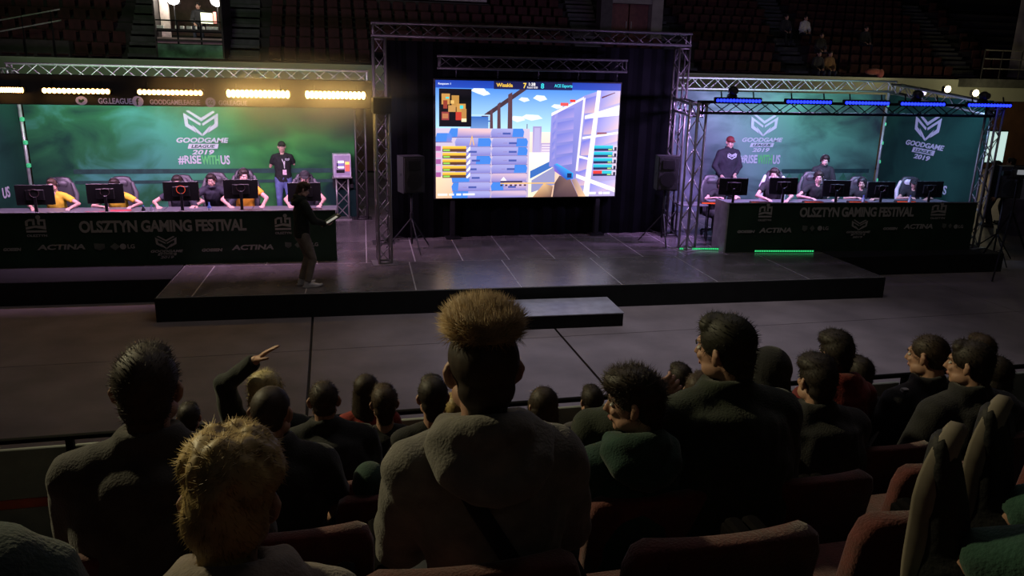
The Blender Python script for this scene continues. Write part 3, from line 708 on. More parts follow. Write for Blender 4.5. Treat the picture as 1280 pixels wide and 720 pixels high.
def led_bar(label, c, L, rz, lens, wash=None, group=None, size=.045, nlens=14):
    r = thing('light_bar', label, 'light bar', c, rz, group)
    hs = MB().box((0, .04, .012), (L + .05, .07, .095), bev=.01).obj('housing', hous, r)
    lm = MB().ell((0, 0, 0), (L / nlens * .5, .022, size * .9), 10, 6).mesh('lens', True)
    for i in range(nlens): link('lens', lm, lens, r, T(-L / 2 + L / nlens * (i + .5), .0, 0))
    q = MB()
    for sx in (-1, 1): q.tube([(sx * L * .36, .06, .05), (sx * L * .36, .1, .16)], .014, 6)
    q.obj('bracket', hous, hs)
    if wash:
        col, en, tgt = wash
        d = bpy.data.lights.new('added_bar_wash', 'AREA'); d.shape = 'RECTANGLE'; d.size = L; d.size_y = .06; d.energy = en; d.color = col  # hidden area lamp added behind the bar to wash wall and players
        o = bpy.data.objects.new('added_bar_wash', d); C.objects.link(o); o.parent = r
        o.location = (0, .34, -.08); o.rotation_euler = Vector(tgt).to_track_quat('-Z', 'Y').to_euler()
    return r
WL = [(-5.62, -5.14, 'outermost, cut by the picture edge'), (-4.85, -3.77, 'second from the picture edge'), (-3.32, -2.23, 'above the emblem of the green wall'), (-1.82, -.71, 'above the standing man in the cap'), (-.43, .67, 'beside the short truss tower')]
for i, (a, b, w) in enumerate(WL):
    led_bar('glowing yellow light bar on the header, ' + w, k((a + b) / 2, 15.3, 3.635), K * (b - a), 0, warm if i < 3 else warm2, ((.95, .56, .97), 80, (0, 1, -.55)), size=.045 if i < 3 else .07)
WB = [(7.86, 8.85, 'nearest the big screen'), (9.42, 10.45, 'above the emblem of the teal wall'), (10.76, 11.79, 'in the middle of the booth'), (12.06, 13.12, 'above the back corner post'), (13.67, 14.74, 'at the outer corner of the booth')]
for i, (a, b, w) in enumerate(WB):
    y = 15.18 - .0754 * ((a + b) / 2 - 8)
    led_bar('blue light bar on the black truss, ' + w, k((a + b) / 2, y, 3.655), K * (b - a), -.0754, blue, (((.66, .38, 1.0), (.66, .42, 1.0), (.5, .6, 1.0), (.3, .5, .9), (.3, .5, .9))[i], (205, 125, 80, 60, 16)[i], (0, 1, -.55)), size=.034)
    if i != 1 and i != 2:
        mh = thing('spotlight', 'small black spotlight clamped above the blue bar ' + w, 'spotlight', k((a + b) / 2 - .1, y + .12, 3.74))
        MB().box((0, 0, .0), (.16, .14, .08), bev=.02).obj('base', hous, mh); MB().ell((0, -.02, .1), (.09, .1, .09), 14, 9).obj('head', hous, mh, smooth=True); MB().tube([(0, -.1, .1), (0, -.125, .1)], .06, 12).obj('glass_lens', mat('lens_glass', (.05, .05, .06), .1), mh)
for lab, a, b in (('green light strip on the stage at the foot of the booth tower', (7.42, 15.45), (8.62, 15.25)), ('green light strip lying in front of the desk under the blue bars', (9.0, 15.0), (10.35, 14.82))):
    a = Vector(k(*a, 0)); b = Vector(k(*b, 0)); d = b - a
    r = thing('light_bar', lab, 'light bar', ((a.x + b.x) / 2, (a.y + b.y) / 2, SZ), math.atan2(d.y, d.x))
    MB().box((0, .02, .025), (d.length, .06, .05), bev=.006).obj('housing', hous, r)
    for i in range(26): MB().box((-d.length / 2 + d.length * (i + .5) / 26, -.012, .028), (d.length / 36, .008, .03)).obj('lens', greenled, r)

hz_m = bpy.data.materials.new('stage_haze'); hz_m.use_nodes = True; nt = hz_m.node_tree; nt.nodes.remove(nt.nodes['Principled BSDF'])
vs = nt.nodes.new('ShaderNodeVolumeScatter'); vs.inputs['Color'].default_value = (1, 1, 1, 1); vs.inputs['Anisotropy'].default_value = .1
tc = nt.nodes.new('ShaderNodeTexCoord'); ln = nt.nodes.new('ShaderNodeVectorMath'); ln.operation = 'LENGTH'; nt.links.new(tc.outputs['Object'], ln.inputs[0])
mr = nt.nodes.new('ShaderNodeMapRange'); mr.interpolation_type = 'SMOOTHSTEP'; mr.inputs[1].default_value = .25; mr.inputs[2].default_value = 1.0; mr.inputs[3].default_value = .9; mr.inputs[4].default_value = 0.0
nt.links.new(ln.outputs['Value'], mr.inputs[0]); nt.links.new(mr.outputs[0], vs.inputs['Density'])
nt.links.new(vs.outputs[0], nt.nodes['Material Output'].inputs['Volume'])
hzo = MB().ell((0, 0, 0), (1, 1, 1), 24, 14).obj('stage_haze', hz_m); hzo.location = k(-.75, 14.9, 3.5); hzo.scale = k(2.9, .75, 1.05); hzo['kind'] = 'stuff'; hzo['label'] = 'thin stage haze glowing around the yellow light bars'
# ------------------------------------------------------------------ big screen
blk = mat('black_drape', (.0016, .0019, .0024), .95, noise=.3, nscale=3, bump=.35, bscale=5, spec=.04)
q = MB(); n = 60; x0, x1 = K * 1.2, K * 7.98; zt = K * 4.72
for i in range(n + 1):
    x = x0 + (x1 - x0) * i / n; y = K * 17.42 + .03 * math.sin(i * 1.9) + .015 * math.sin(i * .7)
    q.v += [(x, y, SZ), (x, y, zt), (x, y + .02, zt), (x, y + .02, SZ)]
for i in range(n):
    a = i * 4; q.f += [(a, a + 4, a + 5, a + 1), (a + 2, a + 6, a + 7, a + 3), (a + 1, a + 5, a + 6, a + 2)]
tag(q.obj('drape', blk), 'tall black drape hanging behind the big screen', 'drape')
scr = thing('led_screen', 'big bright screen showing a first person shooter match', 'screen', k(2.25, 17.2, 1.36))
SWD, SHT = K * 4.24, K * 2.57
MB().box((SWD / 2, .07, SHT / 2), (SWD + .06, .12, SHT + .06), bev=.01).obj('cabinet', truss_blk, scr)
q = MB()
for x in (.35, SWD - .35): q.box((x, .1, -K * .47), (.09, .12, K * .92)); q.box((x, .06, -K * .93 + .015), (.3, .24, .03))
q.obj('support_leg', truss_blk, scr)
SCR = ([], [], [])
def srgb(c): return tuple(((a / 255) / 12.92 if a / 255 <= .04045 else ((a / 255 + .055) / 1.055) ** 2.4) for a in c)
LAY = [0]
def sp(pts, cols):
    """polygon on the screen in 231 x 146 screen units (v down), colour or one colour per corner"""
    LAY[0] += 1; n = len(SCR[0])
    if not isinstance(cols[0], (tuple, list)): cols = [cols] * len(pts)
    a = sum(pts[i][0] * pts[(i + 1) % len(pts)][1] - pts[(i + 1) % len(pts)][0] * pts[i][1] for i in range(len(pts)))
    if a > 0: pts = pts[::-1]; cols = cols[::-1]
    for (u, v), c in zip(pts, cols):
        u = min(231, max(0, u)); v = min(146, max(0, v))
        SCR[0].append((u / 231 * SWD, -.00009 * LAY[0], SHT - v / 146 * SHT)); SCR[2].append(srgb(c))
    SCR[1].append(tuple(range(n, n + len(pts))))
def sr_(u0, v0, u1, v1, c, c2=None): sp([(u0, v0), (u1, v0), (u1, v1), (u0, v1)], c if c2 is None else [c, c, c2, c2])
sr_(0, 0, 231, 62, (20, 120, 235), (190, 235, 255)); sr_(0, 62, 231, 146, (250, 235, 225), (235, 190, 160))
for u, v, a, b in ((52, 12, 10, 4), (58, 15, 8, 3), (128, 20, 9, 4), (108, 22, 7, 3), (118, 44, 14, 4), (100, 46, 10, 4), (150, 30, 8, 3)): sp([(u - a, v), (u - a * .5, v - b), (u + a * .6, v - b * .8), (u + a, v + b * .3), (u, v + b)], (235, 248, 255))
# bridge and far buildings
sp([(113, 2), (124, 0), (60, 46), (54, 44)], (72, 52, 62))
for u, v0, v1, w in ((88, 16, 60, 5), (75, 28, 60, 3.5), (66, 36, 60, 3), (61, 40, 58, 2)): sp([(u, v0), (u + w, v0 - 3), (u + w + 1, v1), (u, v1)], (92, 62, 72))
for i in range(7): sr_(42, 41 + i * 2.4, 66 - (i % 3) * 3, 42.4 + i * 2.4, (30, 90, 190) if i % 2 else (190, 225, 250))
sr_(42, 44, 64, 58, (60, 110, 190), (110, 150, 210))
sr_(120, 55, 131, 90, (165, 150, 205), (195, 180, 225)); sr_(122, 57, 129, 86, (190, 180, 225)); sr_(131, 76, 146, 92, (185, 165, 210), (225, 205, 230))
for i in range(4): sr_(132, 78 + i * 3.3, 146, 79.2 + i * 3.3, (245, 230, 240))
sr_(112, 52, 113, 92, (110, 80, 110)); sr_(114, 88, 146, 146, (255, 250, 240), (250, 235, 205))
sp([(118, 112), (150, 96), (152, 104), (118, 122)], (60, 110, 190)); sp([(120, 124), (150, 106), (150, 130), (120, 140)], (150, 150, 195))
# wall of shelves with white frames
sp([(143, 38), (184, 16), (231, -2), (231, 146), (176, 146), (168, 112), (142, 106)], [(150, 150, 225), (150, 150, 225), (200, 190, 235), (190, 175, 220), (180, 165, 215), (120, 125, 205), (140, 140, 215)])
for u0, u1, vt, vb in ((145, 149, 36, 100), (151, 172, 33, 108)):
    for i in range(5):
        t0 = vt + (vb - vt) * i / 5; sp([(u0, t0 + 2), (u1, t0 - 2), (u1, t0 + (vb - vt) / 5 - 5), (u0, t0 + (vb - vt) / 5 - 2)], [(120, 125, 215), (130, 135, 220), (175, 160, 225), (150, 145, 220)])
for u0, u1, v in ((186, 201, 24), (186, 200, 51), (184, 199, 78), (181, 197, 100), (178, 193, 118)):
    sp([(u0, v - 4), (u1, v - 9), (u1 - 1, v + 13), (u0 - 1, v + 14)], [(110, 120, 225), (130, 135, 230), (230, 190, 190), (205, 175, 210)])
for u0, u1, v, hh in ((206, 231, 10, 22), (204, 231, 45, 20), (203, 231, 66, 15), (199, 231, 84, 34), (196, 231, 132, 12)):
    sp([(u0, v - 3), (u1, v - 8), (u1, v + hh - 8), (u0 - 1, v + hh)], [(140, 145, 235), (205, 195, 235), (240, 205, 215), (170, 160, 225)])
sp([(201, 4), (206, 2), (196, 146), (188, 146)], (255, 245, 245)); sp([(183, 20), (186, 18), (180, 112), (177, 112)], (245, 235, 245))
sp([(143, 38), (184, 17), (184, 20), (143, 42)], (255, 240, 240)); sp([(186, 41), (231, 27), (231, 40), (186, 45)], (255, 252, 250)); sp([(184, 68), (231, 61), (231, 64), (184, 71)], (255, 250, 248)); sp([(181, 92), (198, 96), (198, 99), (181, 95)], (255, 245, 245)); sp([(178, 116), (231, 135), (231, 141), (178, 121)], (255, 245, 245))
sr_(154, 25, 164, 29, (235, 90, 90)); sr_(166, 21, 173, 24, (240, 60, 50)); sp([(207, 17), (224, 11), (224, 12), (207, 19)], (110, 60, 80)); sp([(203, 62), (216, 62), (216, 64), (203, 65)], (150, 90, 110))
# stacked bags
sr_(0, 58, 116, 146, (215, 200, 225), (195, 175, 205)); sp([(0, 118), (24, 118), (30, 146), (0, 146)], [(255, 225, 185), (250, 215, 190), (245, 185, 150), (250, 200, 165)])
B1, B2, B3 = (168, 168, 226), (70, 135, 230), (60, 130, 225)
def bag(u0, u1, v, blue_l=0, blue_r=0, c=B1):
    sp([(u0 + 1.5, v), (u1 - 2, v), (u1, v + 4), (u1 - 1, v + 10.5), (u0, v + 10.8), (u0 - 1, v + 5)], [c, c, c, (132, 128, 205), (132, 128, 205), c])
    if blue_l: sp([(u0 + 1.5, v), (u0 + blue_l, v), (u0 + blue_l - 1, v + 10.6), (u0, v + 10.8), (u0 - 1, v + 5)], B2)
    if blue_r: sp([(u1 - blue_r, v), (u1 - 2, v), (u1, v + 4), (u1 - 1, v + 10.5), (u1 - blue_r - 1, v + 10.6)], B2)
    sr_(u0, v + 10.8, u1, v + 11.6, (95, 80, 150))
bag(17, 68, 58, 10, 0, (235, 195, 205)); bag(0, 20, 64, 14, 0, (90, 140, 235)); bag(68, 109, 58, 0, 14)
for i in range(7): bag((24, 26, 22, 24, 20, 20, 20)[i], 68, 70 + i * 11.2, (0, 0, 0, 0, 22, 8, 20)[i], (16, 0, 18, 0, 0, 0, 0)[i])
for i in range(7): bag(69, 114, 70 + i * 11.2, (0, 0, 0, 0, 0, 16, 0)[i], (14, 12, 0, 16, 0, 0, 0)[i], B1 if i < 4 else (215, 185, 210))
for u, v in ((84, 62), (92, 74), (92, 85), (92, 96), (90, 107), (42, 85), (46, 96), (42, 107), (46, 118), (42, 130), (92, 130)): sr_(u - 2, v + 1, u + 8, v + 3.5, (75, 90, 170)); sr_(u - 9, v + 1.6, u - 4, v + 2.8, (150, 140, 200))
sp([(41, 79), (44, 66), (47, 79), (46, 79), (44, 70), (42, 79)], (255, 190, 70))
# gun and gloves
sp([(148, 146), (150, 128), (156, 118), (170, 122), (182, 146)], [(70, 52, 60), (80, 60, 66), (110, 85, 90), (130, 100, 95), (90, 65, 68)]); sp([(122, 146), (136, 128), (148, 132), (146, 146)], [(180, 130, 95), (235, 190, 140), (160, 120, 100), (110, 80, 75)])
sp([(182, 146), (172, 124), (178, 122), (192, 146)], [(220, 170, 130), (150, 120, 120), (190, 160, 160), (240, 200, 160)])
sp([(148, 104), (152, 102), (174, 115), (174, 122), (166, 124), (149, 112)], [(90, 120, 220), (40, 190, 240), (30, 170, 245), (20, 100, 200), (20, 90, 190), (150, 90, 200)]); sr_(166, 115, 172, 121, (20, 40, 90))
# overlays of the match
sr_(0, 0, 231, 9, (20, 60, 170), (35, 75, 185)); sr_(70, 0, 168, 9.5, (16, 22, 70), (24, 28, 80))
sr_(4, 10, 43, 56, (8, 8, 14))
for u0, v0, u1, v1, c in ((7, 16, 17, 29, (205, 150, 80)), (19, 18, 28, 32, (190, 140, 70)), (9, 24, 14, 34, (150, 60, 45)), (15, 30, 24, 38, (200, 150, 85)), (25, 28, 36, 40, (205, 150, 75)), (7, 38, 16, 48, (150, 60, 60)), (24, 38, 32, 48, (200, 60, 45)), (31, 34, 37, 48, (190, 135, 70)), (12, 20, 16, 22, (70, 220, 220)), (29, 30, 33, 34, (70, 220, 220)), (8, 40, 15, 46, (190, 120, 80)), (18, 24, 22, 28, (235, 190, 110)), (31, 46, 37, 50, (255, 240, 190))): sr_(u0, v0, u1, v1, c)
for i in range(5):
    v = 80 + i * 8.2
    sr_(8, v, 37, v + 3.6, (255, 215, 90), (230, 165, 40)); sr_(8, v + 3.6, 37, v + 7.2, (95, 60, 40)); sr_(9, v + 4.2, 17, v + 6.2, (150, 220, 90)); sp([(37, v + 6), (42, v), (42, v + 5), (38, v + 8)], (255, 250, 240)); sr_(0, v, 6, v + 6, (235, 170, 210) if i % 2 else (170, 90, 160))
    v = 79 + i * 8.2; w = 29
    if i == 4: sr_(200, v, 212, v + 4, (235, 60, 40)); sr_(212, v, 229, v + 4, (40, 200, 215))
    else: sr_(200, v, 229, v + 4, (40, 215, 225), (20, 160, 200))
    sr_(200, v + 4, 229, v + 7, (30, 40, 80)); sr_(219, v + 4.4, 224, v + 6, (170, 230, 120)); sr_(225, v, 231, v + 6, (215, 205, 225)); sr_(227, v + 2, 230, v + 7, (20, 24, 50))
sr_(80, 127, 150, 128.2, (255, 195, 70)); sr_(80, 124.5, 108, 126.6, (60, 45, 70)); sp([(80, 124), (84, 119), (88, 124)], (250, 245, 255))
for i in range(6): sr_(80 + i * 6, 129, 83 + i * 6, 131, (70, 45, 50))
for u0, u1 in ((2, 14), (16, 22), (25, 31), (33, 48)): sr_(u0, 140, u1, 142.5, (245, 245, 250))
for u0, u1 in ((196, 205), (209, 214), (215, 224)): sr_(u0, 140, u1, 143, (255, 255, 255))
def scr_text(body, u, v, w, h, c):
    def done(vv, f):
        lo = vv.min(0); hi = vv.max(0); s = (vv - lo) / np.maximum(hi - lo, 1e-6)
        q = np.stack([(u + s[:, 0] * w) / 231 * SWD, -.03 + s[:, 2] * .003, SHT - (v + (1 - s[:, 1]) * h) / 146 * SHT], 1)
        me = np_mesh('lettering', q, f, False); ca = me.color_attributes.new('Col', 'FLOAT_COLOR', 'POINT')
        ca.data.foreach_set('color', np.tile([*srgb(c), 1.0], len(q)).ravel()); link('lettering', me, SCRM, scr)
    text_job(body, done, .02)
SCRM = vcol_emit('screen_light', 1.2)
me = bpy.data.meshes.new('screen_image'); me.from_pydata(SCR[0], [], SCR[1])
ca = me.color_attributes.new('Col', 'FLOAT_COLOR', 'POINT'); ca.data.foreach_set('color', np.array([[*c, 1.0] for c in SCR[2]]).ravel())
link('screen_image', me, SCRM, scr)
for a in (('Respawn 1', 3, 3, 15, 3, (230, 235, 255)), ('Wisakla', 73, 2.2, 20, 4.6, (255, 205, 70)), ('7', 106, 1.5, 4, 6.5, (255, 215, 80)), ('1:38', 113, 1, 8, 4, (255, 250, 250)), ('Round 16/30', 111, 5.5, 13, 2.5, (230, 225, 235)), ('8', 128, 1.5, 4, 6.5, (60, 220, 230)), ('ACE Esports', 145, 2.2, 23, 5, (60, 215, 235))): scr_text(*a)
# ------------------------------------------------------------------ desks
banner_g = mat('desk_banner', (.008, .03, .014), .75, noise=.35, nscale=1.5)
deskm = mat('desk_top', (.10, .10, .115), .42, noise=.15, nscale=3)
metal_d = mat('metal_dark', (.02, .02, .022), .45, .5)
def city_mark(parent, x, z, w, h, M=None):
    q = MB(); X = lambda a: x + a * w; Z = lambda b: z + b * h; y0, y1 = -.012, -.006
    P = lambda pts: q.prism([(X(a), Z(b)) for a, b in pts], y0, y1)
    P([(0, .22), (1, .22), (1, .32), (0, .32)]); P([(0, .36), (.45, .45), (1, .36), (1, .52), (.5, .56), (0, .48)])
    P([(0, .52), (.12, .54), (.12, .82), (0, .76)]); P([(0, .78), (.2, .88), (.45, .88), (.45, .78), (.2, .78), (.1, .7)]); P([(.35, .58), (.47, .58), (.47, .88), (.35, .88)])
    P([(.6, .6), (.72, .58), (.72, .76), (1, .76), (1, .86), (.6, .86)]); P([(.9, .52), (1, .52), (1, .8), (.9, .8)])
    disc(q, X(.66), Z(.96), w * .12, y0, y1)
    q.obj('city_emblem', DIM, parent, M); lettering('OLSZTYN', DIM, parent, x, z, w, h * .12, M=M)
def sponsor_row(parent, items):
    for kind, x, z, w, h in items:
        if kind == 'ACTINA': lettering('ACTINA', DIM, parent, x, z, w, h, shear=.15, offset=.035)
        elif kind == 'LG':
            q = MB(); disc(q, x + h * .5, z + h * .5, h * .55, -.012, -.006); q.obj('round_mark', DIM, parent); lettering('LG', DIM, parent, x + h * 1.3, z + h * .1, h * 1.25, h * .8)
        elif kind == 'bar':
            lettering('GOSSEN', DIM, parent, x, z, w, h, shear=.2, offset=.05)
        elif kind == 'crest':
            q = MB(); q.prism([(x, z + h), (x + w * .4, z + h * .9), (x + w * .4, z + h * .3), (x + w * .2, z), (x, z + h * .3)], -.012, -.006); q.prism([(x + w * .6, z + h * .5), (x + w * .8, z + h), (x + w, z + h * .5), (x + w * .8, z)], -.012, -.006); q.obj('crest_mark', mat('print_faint', (.12, .13, .11), .7), parent)
def desk(label, a, b, top_z, tab_z, depth=1.3):
    a = Vector(k(*a, 0)); b = Vector(k(*b, 0)); d = b - a; L = d.length
    r = thing('desk', label, 'desk', (a.x, a.y, SZ), math.atan2(d.y, d.x)); H = K * (top_z - ZS)
    MB().box((L / 2, .02, H / 2), (L, .03, H)).obj('banner', banner_g, r)
    MB().box((L / 2, .012, H - .008), (L + .02, .05, .022), bev=.004).obj('edge_rail', mat('rail_grey', (.2, .2, .22), .4, .3), r)
    hz = K * (tab_z - ZS); n = 4; w = L / n
    for i in range(n):
        MB().box((w * (i + .5), .05 + K * depth / 2, hz - .015), (w - .01, K * depth, .03), bev=.005).obj('tabletop', deskm, r)
        for xx in (w * i + .08, w * (i + 1) - .08):
            for yy in (.12, K * depth - .02): MB().tube([(xx, yy, 0), (xx, yy, hz - .03)], .018, 8).obj('leg', metal_d, r)
    return r, L, H
DA, DB = (-6.75, 15.648), (.03, 15.399)
dl, LL, LH = desk('long desk with a dark green sponsor banner, under the yellow light bars', DA, DB, 1.45, 1.31)
dx = lambda x: K * (x + 6.75); dz = lambda z: K * (z - ZS)
lettering('OLSZTYN GAMING FESTIVAL', DIM, dl, dx(-4.62), dz(1.06), K * 2.97, K * .23, offset=.035, spacing=.95)
city_mark(dl, dx(-5.52), dz(1.0), K * .34, K * .38); city_mark(dl, dx(-1.12), dz(.98), K * .3, K * .38)
league(dl, dx(-3.42), dz(.54), K * .58, K * .44, m=DIM, y=-.004, back=banner_g)
sponsor_row(dl, [('bar', dx(-5.95), dz(.74), K * .3, K * .06), ('ACTINA', dx(-5.38), dz(.75), K * .82, K * .1), ('crest', dx(-4.4), dz(.72), K * .45, K * .14), ('LG', dx(-3.95), dz(.74), K * .3, K * .1),
                 ('bar', dx(-2.5), dz(.66), K * .38, K * .06), ('ACTINA', dx(-1.95), dz(.68), K * .78, K * .1), ('LG', dx(-.55), dz(.72), K * .3, K * .09), ('crest', dx(-.95), dz(.7), K * .3, K * .12)])
EA, EB = (8.31, 15.038), (14.25, 14.6)
de, LE, EH = desk('long desk with a dark green sponsor banner, under the blue light bars', EA, EB, 1.52, 1.38)
ex = lambda x: K * (x - 8.31) * 1.003
lettering('OLSZTYN GAMING FESTIVAL', DIM, de, ex(9.95), dz(1.2), K * 2.75, K * .22, offset=.035, spacing=.95)
city_mark(de, ex(9.0), dz(1.12), K * .3, K * .37); city_mark(de, ex(13.12), dz(1.14), K * .36, K * .37)
league(de, ex(11.12), dz(.72), K * .58, K * .42, m=DIM, y=-.004, back=banner_g)
sponsor_row(de, [('bar', ex(8.55), dz(.86), K * .4, K * .06), ('ACTINA', ex(9.05), dz(.86), K * .76, K * .11), ('crest', ex(10.05), dz(.88), K * .3, K * .14), ('LG', ex(10.42), dz(.9), K * .3, K * .1),
                 ('bar', ex(12.0), dz(.9), K * .35, K * .06), ('ACTINA', ex(12.5), dz(.92), K * .72, K * .11), ('crest', ex(13.45), dz(.92), K * .25, K * .12), ('LG', ex(13.75), dz(.92), K * .28, K * .09)])
MB().box((-.012, .3, EH / 2), (.03, .6, EH)).obj('edge_strip', mat('rail_pale', (.3, .3, .31), .5), de)

# ------------------------------------------------------------------ things on the desks
monb = mat('monitor_black', (.008, .008, .009), .4, noise=.1)
redglow = mat('key_glow', (.5, .05, .02), .5, noise=0, emit=(1.0, .10, .03), estr=.9)
scr_dim = mat('monitor_light', (.2, .25, .35), .3, noise=0, emit=(.45, .5, .75), estr=.7)
def monitor(label, x, y, z, rz=0.0, ring=False, w=.58, h=.34, group=None):
    """back towards -y; z is the survey height of the lower edge of the panel"""
    tz = K * (z[1] - ZS) + SZ; lift = K * (z[0] - z[1])
    r = thing('monitor', label, 'monitor', (K * x, K * y, tz), rz, group)
    MB().box((0, 0, lift + h / 2), (w, .03, h), bev=.006).obj('panel', monb, r); MB().box((0, -.025, lift + h * .5), (w * .5, .03, h * .55), bev=.012).obj('back_cover', monb, r)
    MB().box((0, .0165, lift + h / 2), (w - .02, .003, h - .02)).obj('lit_face', scr_dim, r)
    MB().box((0, -.045, lift * .5 + .06), (.05, .03, lift + .16), bev=.006).obj('stand', monb, r); MB().box((0, -.02, .008), (.26, .2, .016), bev=.005).obj('base', monb, r)
    MB().tube([(.07 * math.cos(a), -.044, lift + h * .6 + .07 * math.sin(a)) for a in [2 * PI * i / 20 for i in range(20)]], .004, 6, closed=True).obj('back_ring', mat('ring_glow', (.4, .05, .02), .5, noise=0, emit=(1, .12, .04), estr=.45) if ring else mat('ring_dark', (.05, .03, .03), .4), r)
    return r
def keyboard(label, x, y, tz, rz=0, glow=True):
    r = thing('keyboard', label, 'keyboard', (K * x, K * y, K * (tz - ZS) + SZ), rz)
    MB().box((0, 0, .012), (.42, .13, .024), bev=.005).obj('case', monb, r)
    kc = mat('keycaps', (.03, .01, .01), .5, noise=0)
    for j in range(4):
        q = MB()
        for i in range(13): q.box((-.19 + i * .0315, -.045 + j * .03, .03), (.024, .023, .012))
        q.obj('key_row', kc, r)
    if glow: MB().box((0, -.067, .016), (.4, .004, .02)).obj('light_strip', redglow, r); MB().box((0, 0, .0255), (.4, .115, .003)).obj('light_plate', redglow, r)
    return r
def mousepad(label, x, y, tz, col, rz=0):
    o = MB().box((0, 0, .0025), (.34, .28, .005), bev=.001).obj('mousepad', mat('pad_' + str(int(col[0] * 100)) + str(int(col[2] * 100)), col, .8, noise=.1)); o.location = (K * x, K * y, K * (tz - ZS) + SZ); o.rotation_euler = (0, 0, rz)
    return tag(o, label, 'mousepad')
def mouse(label, x, y, tz):
    r = thing('computer_mouse', label, 'mouse', (K * x, K * y, K * (tz - ZS) + SZ + .005))
    MB().ell((0, 0, .012), (.032, .058, .02), 12, 8).obj('body', monb, r, smooth=True); MB().box((0, .03, .03), (.006, .02, .008)).obj('wheel', mat('wheel_grey', (.1, .1, .1), .5), r)
def bottle(label, x, y, tz, col, h=.2):
    r = thing('bottle', label, 'bottle', (K * x, K * y, K * (tz - ZS) + SZ))
    MB().lathe([(.0, 0), (.03, 0), (.033, .01), (.033, h * .65), (.014, h * .84), (.014, h * .92), (0, h * .92)], 14).obj('body', mat('bottle_' + str(int(col[2] * 100)), col, .15, noise=.05), r, smooth=True)
    MB().lathe([(0, h * .92), (.016, h * .92), (.016, h), (0, h)], 12).obj('cap', mat('cap_blue', (.1, .15, .5), .4), r); MB().lathe([(.0335, h * .25), (.0338, h * .26), (.0338, h * .55), (.0335, h * .56)], 14).obj('label', mat('label_pale', (.5, .5, .6), .6), r)
TL, TR = 1.31, 1.38
ML = [(-5.42, 1.53, 0), (-4.215, 1.54, 0), (-2.865, 1.57, 1), (-1.765, 1.60, 0), (-.56, 1.53, 1)]
wl_ = ['outermost on the yellow lit desk', 'second in from the outer end of the yellow lit desk', 'in the middle of the yellow lit desk', 'in front of the gamer in orange sleeves', 'at the inner end of the yellow lit desk']
for (x, z, rg), w in zip(ML, wl_): monitor('black monitor seen from behind, ' + w, x, 15.98, (z, TL), rad(3), rg)
for x, w in ((-4.92, 'by the outermost monitor'), (-3.75, 'by the second yellow shirted gamer'), (-2.75, 'under the middle monitor'), (-1.62, 'by the gamer in orange sleeves'), (-.46, 'by the inner end monitor')): keyboard('red glowing keyboard on the yellow lit desk ' + w, x, 16.15, TL, rad(-6))
mousepad('red mousepad lying between the two yellow shirted gamers, outer one', -4.55, 16.3, TL, (.35, .03, .05)); mousepad('red mousepad beside the second yellow shirted gamer', -4.86 + .75, 16.42, TL, (.45, .04, .06))
bottle('clear bottle with pale label near the middle of the yellow lit desk', -3.38, 15.75, TL, (.3, .3, .4)); bottle('dark bottle beside the clear bottle on the yellow lit desk', -3.52, 15.72, TL, (.03, .03, .04)); bottle('blue bottle in front of the crouching man in black', -2.35, 15.8, TL, (.12, .2, .55), .23)
for x, w in ((-5.62, 'at the outer end of the yellow lit desk'), (-4.65, 'beside the outer red mousepad'), (-2.05, 'beside the blue bottle')): mouse('black mouse ' + w, x, 15.95, TL)
MR = [(8.63, 15.42, 1.61), (9.82, 15.36, 1.62), (11.13, 15.3, 1.56), (12.24, 15.22, 1.53), (13.47, 15.15, 1.54)]
wr2 = ['nearest the big screen on the blue lit desk', 'in front of the gamer with the white chair', 'in front of the gamer leaning close with bare arm', 'second from the outer end of the blue lit desk', 'outermost on the blue lit desk']
for (x, y, z), w in zip(MR, wr2): monitor('black monitor seen from behind, ' + w, x, y + .1, (z, TR), rad(-4 - 6))
for (x, y, z), w in zip(MR, wr2): keyboard('red glowing keyboard beside the monitor ' + w, x - .36, y + .38, TR, rad(-12))
mousepad('pale blue mousepad by the gamer with the white chair', 9.35, 15.6, TR, (.25, .35, .7), -.1); mousepad('pale blue mousepad by the gamer leaning close with bare arm', 10.55, 15.5, TR, (.3, .36, .72), -.1)
bottle('water bottle beside the outermost monitor of the blue lit desk', 12.95, 15.2, TR, (.3, .32, .45)); bottle('water bottle by the black haired gamer of the blue lit desk', 11.8, 15.3, TR, (.25, .3, .5))

